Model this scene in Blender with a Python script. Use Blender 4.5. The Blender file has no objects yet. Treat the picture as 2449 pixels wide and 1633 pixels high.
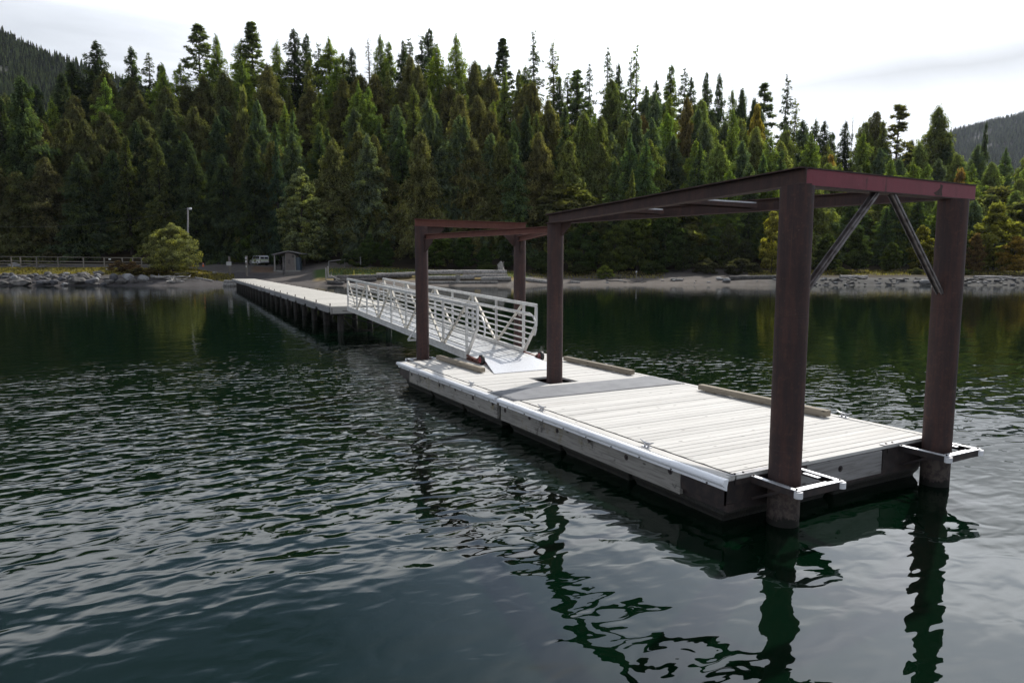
import bpy, bmesh, math, random
import numpy as np
from mathutils import Vector, Matrix, noise as mnoise
R = math.radians
scene = bpy.context.scene
col = scene.collection

# ------------------------------------------------------------------ camera
H = 3.0
PITCH, YAW = R(6.17), R(28.71)
cam_d = bpy.data.cameras.new("camera"); cam = bpy.data.objects.new("camera", cam_d); col.objects.link(cam)
cam_d.sensor_width = 36; cam_d.lens = 24; cam_d.clip_start = 0.1; cam_d.clip_end = 9000
cam.location = (0, 0, H); cam.rotation_euler = (R(90) - PITCH, 0, -YAW)
scene.camera = cam

# ------------------------------------------------------------------ sun, sky, exposure
SUN_YAW, SUN_EL = R(64), R(42)           # yaw from +Y towards +X
sd = Vector((math.sin(SUN_YAW) * math.cos(SUN_EL), math.cos(SUN_YAW) * math.cos(SUN_EL), math.sin(SUN_EL)))
sl = bpy.data.lights.new("sun", 'SUN'); so = bpy.data.objects.new("sun", sl); col.objects.link(so)
sl.energy = 5.0; sl.angle = R(0.6); sl.color = (1.0, 0.955, 0.88)
so.rotation_euler = sd.to_track_quat('Z', 'Y').to_euler(); so.location = (20, 10, 60)
world = bpy.data.worlds.new("World"); scene.world = world; world.use_nodes = True
def dirpx(px, py):
    x, y, f = px - 1224.5, 816.5 - py, 1632.7; fw = f * math.cos(PITCH) + y * math.sin(PITCH); up = y * math.cos(PITCH) - f * math.sin(PITCH)
    return Vector((fw * math.sin(YAW) + x * math.cos(YAW), fw * math.cos(YAW) - x * math.sin(YAW), up)).normalized()
STREAK_N = dirpx(1850, 222).cross(dirpx(2449, 130)).normalized(); STREAK_C = dirpx(2300, 150)
def build_world():
    nt = world.node_tree; nt.nodes.clear(); N = nt.nodes.new; L = nt.links.new
    def M(op, a, b=None, clamp=False):
        n = N('ShaderNodeMath'); n.operation = op; n.use_clamp = clamp
        for i, v in enumerate((a, b)):
            if v is None: continue
            if isinstance(v, (int, float)): n.inputs[i].default_value = v
            else: L(v, n.inputs[i])
        return n.outputs[0]
    sky = N('ShaderNodeTexSky'); sky.sky_type = 'NISHITA'; sky.sun_disc = False
    sky.sun_elevation = SUN_EL; sky.sun_rotation = SUN_YAW; sky.altitude = 500; sky.dust_density = 1.5
    tc = N('ShaderNodeTexCoord'); sep = N('ShaderNodeSeparateXYZ'); L(tc.outputs['Generated'], sep.inputs[0])
    zz = M('ADD', M('MAXIMUM', sep.outputs[2], 0.0), 0.22)
    cmb = N('ShaderNodeCombineXYZ'); L(M('DIVIDE', sep.outputs[0], zz), cmb.inputs[0]); L(M('DIVIDE', sep.outputs[1], zz), cmb.inputs[1])
    mp = N('ShaderNodeMapping'); mp.inputs['Rotation'].default_value = (0, 0, R(-52)); mp.inputs['Scale'].default_value = (1.0, 2.3, 1); L(cmb.outputs[0], mp.inputs[0])
    mp.inputs['Location'].default_value = (3.1, 0.75, 0)
    n1 = N('ShaderNodeTexNoise'); n1.inputs['Scale'].default_value = 0.62; n1.inputs['Detail'].default_value = 7; n1.inputs['Roughness'].default_value = 0.5; n1.inputs['Distortion'].default_value = 0.4; L(mp.outputs[0], n1.inputs['Vector'])
    rp = N('ShaderNodeMapRange'); rp.interpolation_type = 'SMOOTHSTEP'; rp.inputs[1].default_value = 0.40; rp.inputs[2].default_value = 0.66; rp.inputs[3].default_value = 0.72; rp.inputs[4].default_value = 1.0
    vs_ = N('ShaderNodeVectorMath'); vs_.operation = 'DOT_PRODUCT'; nr0 = N('ShaderNodeVectorMath'); nr0.operation = 'NORMALIZE'; L(tc.outputs['Generated'], nr0.inputs[0]); L(nr0.outputs[0], vs_.inputs[0]); vs_.inputs[1].default_value = sd
    cov = M('ADD', M('MULTIPLY', vs_.outputs['Value'], 0.36), M('MULTIPLY', M('SUBTRACT', 0.50, sep.outputs[2]), 0.20))      # the veil thickens low down and towards the sun
    L(M('ADD', n1.outputs[0], M('SUBTRACT', cov, 0.13)), rp.inputs[0])
    n2 = N('ShaderNodeTexNoise'); n2.inputs['Scale'].default_value = 2.2; n2.inputs['Detail'].default_value = 5; L(mp.outputs[0], n2.inputs['Vector'])
    vm = N('ShaderNodeVectorMath'); vm.operation = 'DOT_PRODUCT'; nrm = N('ShaderNodeVectorMath'); nrm.operation = 'NORMALIZE'; L(tc.outputs['Generated'], nrm.inputs[0]); L(nrm.outputs[0], vm.inputs[0]); vm.inputs[1].default_value = sd
    dt = M('MAXIMUM', vm.outputs['Value'], 0.0)
    glow = M('ADD', M('MULTIPLY', M('POWER', dt, 5.0), 1.65), M('MULTIPLY', M('POWER', dt, 24.0), 2.5))
    glow = M('MULTIPLY', glow, M('MULTIPLY', M('SUBTRACT', sep.outputs[2], 0.10, True), 4.5, True))
    # added unseen sky brightness behind the viewer, fill light for camera-facing surfaces
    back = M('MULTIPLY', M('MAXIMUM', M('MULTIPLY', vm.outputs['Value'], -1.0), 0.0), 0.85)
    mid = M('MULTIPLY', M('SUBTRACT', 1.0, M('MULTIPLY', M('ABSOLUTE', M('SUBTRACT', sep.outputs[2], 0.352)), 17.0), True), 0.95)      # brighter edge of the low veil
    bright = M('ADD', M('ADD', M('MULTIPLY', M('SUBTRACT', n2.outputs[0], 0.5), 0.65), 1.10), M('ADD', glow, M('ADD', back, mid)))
    # added dim blue sky band away from the sun, darkens its water reflection
    dip = M('MULTIPLY', M('MULTIPLY', M('MULTIPLY', M('SUBTRACT', sep.outputs[2], 0.375, True), 16.0, True), M('MULTIPLY', M('SUBTRACT', 0.72, sep.outputs[2], True), 7.0, True)), M('MULTIPLY', M('SUBTRACT', 1.0, dt, True), 3.6, True))
    bright = M('MULTIPLY', bright, M('SUBTRACT', 1.0, M('MULTIPLY', dip, M('ADD', 0.54, M('MULTIPLY', n2.outputs[0], 0.42)))))
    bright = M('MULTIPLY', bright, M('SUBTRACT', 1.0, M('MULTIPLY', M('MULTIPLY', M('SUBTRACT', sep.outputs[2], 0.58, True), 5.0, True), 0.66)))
    hc = N('ShaderNodeMix'); hc.data_type = 'RGBA'; L(dip, hc.inputs[0]); hc.inputs[6].default_value = (0.91, 0.945, 1.0, 1); hc.inputs[7].default_value = (0.56, 0.82, 1.28, 1)
    # thin gap in the cloud veil: a long lavender streak low over the right shore
    sn = N('ShaderNodeVectorMath'); sn.operation = 'DOT_PRODUCT'; L(nrm.outputs[0], sn.inputs[0]); sn.inputs[1].default_value = STREAK_N
    wig = M('ADD', sn.outputs['Value'], M('MULTIPLY', M('SUBTRACT', n1.outputs[0], 0.5), 0.06))
    st = M('SUBTRACT', 1.0, M('MULTIPLY', M('ABSOLUTE', wig), 15.0), True)
    sn2 = N('ShaderNodeVectorMath'); sn2.operation = 'DOT_PRODUCT'; L(nrm.outputs[0], sn2.inputs[0]); sn2.inputs[1].default_value = STREAK_C
    stm = M('MULTIPLY', M('MULTIPLY', st, M('MULTIPLY', M('SUBTRACT', sn2.outputs['Value'], 0.94, True), 16.0, True)), M('MINIMUM', M('ADD', 0.6, n2.outputs[0]), 1.0))
    bright = M('SUBTRACT', bright, M('MULTIPLY', stm, M('SUBTRACT', bright, 0.78)))
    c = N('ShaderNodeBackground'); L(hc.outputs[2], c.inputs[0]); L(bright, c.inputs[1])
    b = N('ShaderNodeBackground'); L(sky.outputs[0], b.inputs[0]); b.inputs[1].default_value = 0.06
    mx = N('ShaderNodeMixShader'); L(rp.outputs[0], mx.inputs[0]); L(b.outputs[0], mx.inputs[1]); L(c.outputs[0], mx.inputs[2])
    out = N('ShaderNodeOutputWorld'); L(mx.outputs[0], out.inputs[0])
build_world()
scene.view_settings.view_transform = 'Standard'; scene.view_settings.look = 'None'
scene.view_settings.exposure = 0.0; scene.view_settings.gamma = 1.0
scene.render.engine = 'CYCLES'
scene.cycles.max_bounces = 6; scene.cycles.diffuse_bounces = 3; scene.cycles.glossy_bounces = 3; scene.cycles.transmission_bounces = 3
scene.cycles.sample_clamp_indirect = 4.0
scene.render.film_transparent = False

# ------------------------------------------------------------------ view frame helpers (where along the shore things stand)
FPX, CX, CY = 24 / 36 * 2449, 1224.5, 816.5
cP, sP, cY_, sY_ = math.cos(PITCH), math.sin(PITCH), math.cos(YAW), math.sin(YAW)
def sight(px, py, F):
    """point seen at photograph pixel (px,py) at ground distance F straight ahead"""
    x, y = (px - CX) / FPX, -(py - CY) / FPX
    fw, up = cP + y * sP, y * cP - sP
    k = F / fw
    return Vector((F * sY_ + x * k * cY_, F * cY_ - x * k * sY_, H + up * k))
def plan(px, F):
    v = sight(px, 650, F); return v.x, v.y
def uv_to_xy(u, F): return F * sY_ + u * cY_, F * cY_ - u * sY_

# ------------------------------------------------------------------ materials
MATS = {}
def newmat(name):
    m = bpy.data.materials.new(name); m.use_nodes = True; MATS[name] = m
    nt = m.node_tree; p = nt.nodes['Principled BSDF']
    return m, nt, p
def mapping(nt, scale=(1, 1, 1), src='Object', rot=(0, 0, 0)):
    tc = nt.nodes.new('ShaderNodeTexCoord'); mp = nt.nodes.new('ShaderNodeMapping')
    mp.inputs['Scale'].default_value = scale; mp.inputs['Rotation'].default_value = rot
    nt.links.new(tc.outputs[src], mp.inputs[0]); return mp.outputs[0]
def noise(nt, vec, scale, detail=4, rough=0.55, dist=0.0):
    n = nt.nodes.new('ShaderNodeTexNoise'); n.inputs['Scale'].default_value = scale; n.inputs['Detail'].default_value = detail
    n.inputs['Roughness'].default_value = rough; n.inputs['Distortion'].default_value = dist
    if vec is not None: nt.links.new(vec, n.inputs['Vector'])
    return n.outputs[0]
def ramp(nt, fac, lo, hi, a=0.0, b=1.0):
    n = nt.nodes.new('ShaderNodeMapRange'); n.interpolation_type = 'SMOOTHSTEP'
    n.inputs[1].default_value = lo; n.inputs[2].default_value = hi; n.inputs[3].default_value = a; n.inputs[4].default_value = b
    nt.links.new(fac, n.inputs[0]); return n.outputs[0]
def mix(nt, fac, a, b, mode='MIX'):
    n = nt.nodes.new('ShaderNodeMix'); n.data_type = 'RGBA'; n.blend_type = mode
    if isinstance(fac, (int, float)): n.inputs[0].default_value = fac
    else: nt.links.new(fac, n.inputs[0])
    for i, v in ((6, a), (7, b)):
        if isinstance(v, tuple): n.inputs[i].default_value = (*v[:3], 1)
        else: nt.links.new(v, n.inputs[i])
    return n.outputs[2]
def attr(nt, name='v'):
    n = nt.nodes.new('ShaderNodeAttribute'); n.attribute_name = name; return n.outputs['Fac']
def mul(nt, a, b, op='MULTIPLY'):
    n = nt.nodes.new('ShaderNodeMath'); n.operation = op
    for i, v in enumerate((a, b)):
        if isinstance(v, (int, float)): n.inputs[i].default_value = v
        else: nt.links.new(v, n.inputs[i])
    return n.outputs[0]
def bump(nt, p, h, strength=0.3, dist=0.01):
    b = nt.nodes.new('ShaderNodeBump'); b.inputs['Strength'].default_value = strength; b.inputs['Distance'].default_value = dist
    nt.links.new(h, b.inputs['Height']); nt.links.new(b.outputs[0], p.inputs['Normal'])

def plain(name, c, rough=0.6, metal=0.0, c2=None, scale=6, lo=.4, hi=.65, b=0.15, bd=0.01, detail=5):
    m, nt, p = newmat(name)
    v = mapping(nt)
    n = noise(nt, v, scale, detail, .6)
    c2 = c2 or tuple(x * .75 for x in c)
    k = mix(nt, ramp(nt, n, lo, hi), c, c2)
    vv = ramp(nt, attr(nt), 0, 1, .82, 1.12)
    cc = nt.nodes.new('ShaderNodeVectorMath'); cc.operation = 'SCALE'; nt.links.new(k, cc.inputs[0]); nt.links.new(vv, cc.inputs['Scale'])
    nt.links.new(cc.outputs[0], p.inputs['Base Color'])
    p.inputs['Roughness'].default_value = rough; p.inputs['Metallic'].default_value = metal
    if b: bump(nt, p, noise(nt, v, scale * 4, 4), b, bd)
    return m
def wood(name, c, c_dark, axis='X', vary=.18, moss=None, knots=True, rough=.8, grain=1.0):
    m, nt, p = newmat(name)
    st = {'X': (2.0, 38, 38), 'Y': (38, 2.0, 38), 'Z': (38, 38, 2.0)}[axis]
    g = noise(nt, mapping(nt, st), 1.0, 5, .65, 0.6)
    # each board has its own grain: shift by board value
    big = noise(nt, mapping(nt, tuple(s / 9 for s in st)), 1.0, 3, .6, .3)
    k = mix(nt, ramp(nt, g, .42, .72, 0, .75 * grain), c, c_dark)
    k = mix(nt, ramp(nt, big, .5, .75, 0, .35), k, c_dark)
    if knots:
        vo = nt.nodes.new('ShaderNodeTexVoronoi'); vo.inputs['Scale'].default_value = 1.0
        nt.links.new(mapping(nt, tuple(max(2.2, s / 6) for s in st)), vo.inputs['Vector'])
        k = mix(nt, ramp(nt, vo.outputs['Distance'], .05, .12, .8, 0), k, tuple(x * .35 for x in c_dark))
    if moss:
        k = mix(nt, ramp(nt, noise(nt, mapping(nt), 1.7, 5, .7), .55, .68, 0, .75), k, moss)
        k = mix(nt, ramp(nt, noise(nt, mapping(nt), 2.6, 6, .75), .57, .66, 0, .7), k, tuple(x * .4 for x in c_dark))
    vv = ramp(nt, attr(nt), 0, 1, 1 - vary, 1 + vary * .45)
    cc = nt.nodes.new('ShaderNodeVectorMath'); cc.operation = 'SCALE'; nt.links.new(k, cc.inputs[0]); nt.links.new(vv, cc.inputs['Scale'])
    nt.links.new(cc.outputs[0], p.inputs['Base Color']); p.inputs['Roughness'].default_value = rough
    p.inputs['Specular IOR Level'].default_value = 0.25
    bump(nt, p, g, .45, .004)
    return m
def rust(name, c, c2, c3, rough=.75, scum=False):
    m, nt, p = newmat(name)
    v = mapping(nt); vs = mapping(nt, (5, 5, .5))
    a = noise(nt, vs, 2.2, 6, .7); b = noise(nt, v, 14, 6, .7); d = noise(nt, v, 2.2, 4, .6)
    k = mix(nt, ramp(nt, a, .38, .68), c, c2)
    k = mix(nt, ramp(nt, b, .5, .78, 0, .65), k, c3)
    k = mix(nt, ramp(nt, d, .45, .7, 0, .35), k, tuple(x * .55 for x in c))
    vor = noise(nt, v, 55, 3, .6)
    k = mix(nt, ramp(nt, vor, .66, .76, 0, .5), k, (.22, .18, .15))
    k = mix(nt, ramp(nt, noise(nt, mapping(nt, (24, 24, .9)), 1.0, 5, .7), .60, .70, 0, .5), k, c3)
    k = mix(nt, ramp(nt, noise(nt, mapping(nt, (9, 9, 1.2)), 1.0, 4, .7), .62, .72, 0, .55), k, (.018, .014, .014))
    if scum:                                                # water mark: pale dried scum above a dark wet band
        tc = nt.nodes.new('ShaderNodeTexCoord'); sp = nt.nodes.new('ShaderNodeSeparateXYZ'); nt.links.new(tc.outputs['Object'], sp.inputs[0])
        zn = mul(nt, sp.outputs[2], mul(nt, mul(nt, noise(nt, mapping(nt, (6, 6, 3)), 1.6, 6, .75), .5, 'SUBTRACT'), .35), 'ADD')
        k = mix(nt, ramp(nt, zn, .34, .46, .85, 0), k, mix(nt, ramp(nt, b, .4, .62), (.085, .07, .06), (.03, .024, .024)))
        k = mix(nt, ramp(nt, zn, .07, .11, 1, 0), k, (.010, .010, .008))
    nt.links.new(k, p.inputs['Base Color']); p.inputs['Roughness'].default_value = rough; p.inputs['Specular IOR Level'].default_value = 0.3
    bump(nt, p, b, .35, .006)
    return m

wood('deck_wood', (.56, .545, .52), (.31, .285, .26), 'X', .10, grain=.45)
wood('deck_wood_long', (.58, .565, .54), (.42, .39, .36), 'Y', .12)
wood('pier_wood', (.50, .48, .44), (.30, .28, .25), 'X', .16, knots=False)
wood('fascia_wood', (.31, .295, .27), (.11, .10, .088), 'Y', .15, moss=(.17, .13, .035))
wood('fascia_wood_cross', (.30, .29, .285), (.13, .12, .11), 'X', .12)
wood('curb_wood', (.25, .215, .165), (.12, .10, .08), 'Y', .15)
wood('post_wood', (.17, .15, .13), (.07, .06, .05), 'Z', .2)
wood('log_wood', (.30, .29, .28), (.10, .095, .09), 'X', .3, knots=False)
wood('fence_wood', (.21, .19, .16), (.09, .08, .07), 'X', .25, knots=False)
rust('rust_steel', (.042, .028, .028), (.075, .038, .032), (.12, .060, .042), scum=True)
rust('rust_beam', (.050, .032, .030), (.075, .040, .033), (.11, .058, .042))
rust('rust_red', (.15, .060, .045), (.12, .048, .038), (.2, .09, .06))
rust('red_primer', (.20, .030, .046), (.175, .028, .042), (.19, .034, .048), rough=.55)
plain('dark_steel', (.032, .026, .027), .55, .3, (.055, .04, .036), 9)
plain('galv', (.52, .53, .55), .42, .75, (.42, .42, .44), 14, b=.05)
plain('galv_dark', (.20, .20, .21), .45, .6, (.12, .11, .11), 12, b=.05)
plain('aluminium', (.66, .65, .63), .45, .35, (.52, .51, .49), 5, b=.04)
plain('aluminium_plate', (.70, .71, .73), .42, .3, (.62, .63, .65), 5, b=.04)
plain('white_plastic', (.84, .85, .88), .38, 0, (.74, .75, .79), 4, lo=.5, hi=.7, b=.03)
plain('roller_white', (.85, .85, .87), .35, 0, b=0)
plain('rubber_mat', (.205, .21, .225), .75, 0, (.165, .17, .185), 3, b=.1, bd=.003)
plain('black_rubber', (.02, .02, .02), .6, 0, b=.1)
plain('float_black', (.014, .014, .013), .7, 0, (.03, .028, .02), 18, b=.5, bd=.03)
plain('wheel_red', (.26, .035, .04), .55, 0, (.14, .03, .03), 12)
plain('pile_dark', (.028, .024, .021), .85, 0, (.014, .013, .012), 6)
plain('rock', (.125, .118, .112), .85, 0, (.05, .047, .045), 1.1, lo=.38, hi=.62, b=.6, bd=.06, detail=8)
plain('rock_pale', (.27, .27, .27), .85, 0, (.13, .13, .135), 1.3, b=.5, bd=.05, detail=8)
plain('rock_dark', (.09, .09, .10), .85, 0, (.035, .035, .04), 1.2, b=.6, bd=.06, detail=8)
plain('driftwood', (.29, .275, .26), .8, 0, (.14, .132, .125), 3.5, b=.5, bd=.02)
plain('driftwood_dark', (.05, .047, .045), .85, 0, (.13, .12, .115), 3, b=.5, bd=.02)
plain('bark', (.065, .050, .040), .9, 0, (.03, .024, .02), 5, b=.6, bd=.05)
plain('bark_pale', (.20, .18, .16), .9, 0, (.09, .08, .07), 5, b=.4, bd=.03)
plain('paint_white', (.74, .76, .78), .35, 0, (.7, .72, .74), 2, b=0)
plain('stripe_green', (.22, .42, .10), .4, 0, b=0)
plain('stripe_yellow', (.62, .52, .10), .4, 0, b=0)
plain('shelter_wall', (.15, .125, .11), .8, 0, (.16, .14, .13), 3)
plain('shelter_dark', (.06, .055, .05), .8)
plain('shelter_trim', (.22, .21, .19), .7)
plain('roof_grey', (.24, .23, .22), .8, 0, (.16, .155, .15), 4)
plain('blue_door', (.035, .06, .085), .5)
plain('sign_white', (.62, .62, .60), .6, 0, b=0)
plain('ink', (.05, .05, .05), .6, 0, b=0)
plain('cone_orange', (.62, .12, .03), .5, 0, b=0)
plain('cone_white', (.8, .8, .8), .5, 0, b=0)
plain('canoe_green', (.03, .20, .13), .4)
plain('stake_yellow', (.6, .5, .06), .6, b=0)
plain('lamp_glass', (.7, .72, .72), .3, 0, b=0)
m, nt, p = newmat('window_glass'); p.inputs['Base Color'].default_value = (.03, .035, .04, 1); p.inputs['Roughness'].default_value = .08
m, nt, p = newmat('wire'); p.inputs['Base Color'].default_value = (.10, .10, .10, 1); p.inputs['Roughness'].default_value = .5
plain('aluminium_warm', (.56, .53, .47), .5, .3, (.44, .41, .36), 5, b=.04)
plain('aluminium_deck', (.60, .60, .60), .55, .2, (.50, .50, .50), 4, b=.05)
wood('pier_fascia', (.24, .24, .245), (.11, .11, .115), 'Y', .2, knots=False)
wood('pier_end', (.42, .40, .37), (.25, .24, .22), 'X', .1, knots=False)
# chequered aluminium ramp plate
m, nt, p = newmat('tread_plate'); p.inputs['Base Color'].default_value = (.68, .69, .72, 1); p.inputs['Metallic'].default_value = .25; p.inputs['Roughness'].default_value = .4
ck = nt.nodes.new('ShaderNodeTexVoronoi'); ck.inputs['Scale'].default_value = 28; nt.links.new(mapping(nt), ck.inputs['Vector']); bump(nt, p, ck.outputs['Distance'], .4, .01)
k = mix(nt, ramp(nt, ck.outputs['Distance'], .2, .6), (.72, .73, .76), (.58, .59, .62)); nt.links.new(k, p.inputs['Base Color'])

def foliage_mat(name, tint_brown=None, amount=0.0, trans=.30, warm=(1.35, 1.25, .6)):
    m = bpy.data.materials.new(name); m.use_nodes = True; MATS[name] = m
    nt = m.node_tree; nt.nodes.clear(); N = nt.nodes.new
    oi = N('ShaderNodeObjectInfo'); v = attr(nt)
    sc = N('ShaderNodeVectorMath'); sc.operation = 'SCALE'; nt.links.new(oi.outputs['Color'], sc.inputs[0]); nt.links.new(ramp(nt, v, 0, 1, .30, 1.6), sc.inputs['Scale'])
    k = sc.outputs[0]
    w = N('ShaderNodeVectorMath'); w.operation = 'MULTIPLY'; nt.links.new(k, w.inputs[0]); w.inputs[1].default_value = warm
    k = mix(nt, ramp(nt, noise(nt, mapping(nt), .55, 3), .42, .68), k, w.outputs[0])
    if tint_brown:
        k = mix(nt, ramp(nt, noise(nt, mapping(nt), .8, 4, .7), .52 - amount * .2, .72 - amount * .2, 0, .85), k, tint_brown)
    d = N('ShaderNodeBsdfDiffuse'); t = N('ShaderNodeBsdfTranslucent'); nt.links.new(k, d.inputs[0])
    w2 = N('ShaderNodeVectorMath'); w2.operation = 'MULTIPLY'; nt.links.new(k, w2.inputs[0]); w2.inputs[1].default_value = (1.5, 1.6, .7)
    nt.links.new(w2.outputs[0], t.inputs[0])
    mx = N('ShaderNodeMixShader'); mx.inputs[0].default_value = trans; nt.links.new(d.outputs[0], mx.inputs[1]); nt.links.new(t.outputs[0], mx.inputs[2])
    out = N('ShaderNodeOutputMaterial'); nt.links.new(mx.outputs[0], out.inputs[0]); return m
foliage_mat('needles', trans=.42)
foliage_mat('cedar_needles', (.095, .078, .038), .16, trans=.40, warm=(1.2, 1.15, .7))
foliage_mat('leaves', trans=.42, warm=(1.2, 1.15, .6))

# water
def water_mat():
    m, nt, p = newmat('lake_water')
    tc = nt.nodes.new('ShaderNodeTexCoord'); pos = tc.outputs['Object']
    def mp(sc, rot=0, loc=(0, 0, 0)):
        n = nt.nodes.new('ShaderNodeMapping'); n.inputs['Scale'].default_value = sc; n.inputs['Rotation'].default_value = (0, 0, rot); n.inputs['Location'].default_value = loc
        nt.links.new(pos, n.inputs[0]); return n.outputs[0]
    # patches where the breeze ruffles the water and calm slicks between them
    # a breeze patch round the dock; calmer lake beyond and close in, with slicks
    sub = nt.nodes.new('ShaderNodeVectorMath'); sub.operation = 'DISTANCE'; nt.links.new(mp((.6, 1, 1)), sub.inputs[0]); sub.inputs[1].default_value = (2.7, 16, 0)
    wob = noise(nt, mp((.13, .20, 1), R(25), (2.3, .6, 0)), 1.0, 3, .5, .5)
    area = ramp(nt, mul(nt, sub.outputs['Value'], mul(nt, wob, 9.0), 'ADD'), 9.6, 16.0, 1.0, .0)
    sub2 = nt.nodes.new('ShaderNodeVectorMath'); sub2.operation = 'DISTANCE'; nt.links.new(pos, sub2.inputs[0]); sub2.inputs[1].default_value = (3, 6, 0)
    near = ramp(nt, sub2.outputs['Value'], 13, 34, 1.0, .30)
    patch = mul(nt, mul(nt, area, ramp(nt, wob, .36, .56, .35, 1.0)), mul(nt, near, .26), 'ADD')
    a = noise(nt, mp((2.5, 3.9, 1), R(30)), 1.0, 1.3, .4, .45)        # wind ripples
    b = noise(nt, mp((.60, 1.05, 1), R(12), (4, 1, 0)), 1.0, 1.5, .4, .6)      # longer undulation
    c = noise(nt, mp((5.0, 9.0, 1), R(40)), 1.0, 1, .5, .5)         # fine chop
    h = mul(nt, mul(nt, a, mul(nt, patch, .035)), mul(nt, b, mul(nt, near, .030)), 'ADD')
    h = mul(nt, h, mul(nt, c, mul(nt, patch, .0022)), 'ADD')
    bp = nt.nodes.new('ShaderNodeBump'); bp.inputs['Strength'].default_value = 1.0; bp.inputs['Distance'].default_value = 1.0
    nt.links.new(h, bp.inputs['Height']); nt.links.new(bp.outputs[0], p.inputs['Normal'])
    p.inputs['Base Color'].default_value = (.0009, .0068, .0029, 1)
    p.inputs['Roughness'].default_value = .0; p.inputs['IOR'].default_value = 1.333
    return m
water_mat()

# ground
def ground_mat():
    m, nt, p = newmat('shore_ground')
    v = mapping(nt)
    at = nt.nodes.new('ShaderNodeAttribute'); at.attribute_name = 'kind_col'
    n = noise(nt, v, .9, 6, .7); n2 = noise(nt, v, 6, 5, .7); n3 = noise(nt, v, .16, 3, .6)
    k = mix(nt, ramp(nt, n, .35, .65, 0, .55), at.outputs['Color'], mix(nt, 1.0, at.outputs['Color'], (.6, .55, .5), 'MULTIPLY'))
    k = mix(nt, ramp(nt, n2, .5, .75, 0, .5), k, mix(nt, 1.0, at.outputs['Color'], (1.5, 1.45, 1.35), 'MULTIPLY'))
    nt.links.new(k, p.inputs['Base Color']); p.inputs['Roughness'].default_value = .95; p.inputs['Specular IOR Level'].default_value = .1
    bump(nt, p, n2, .6, .08)
    return m
ground_mat()

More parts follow.
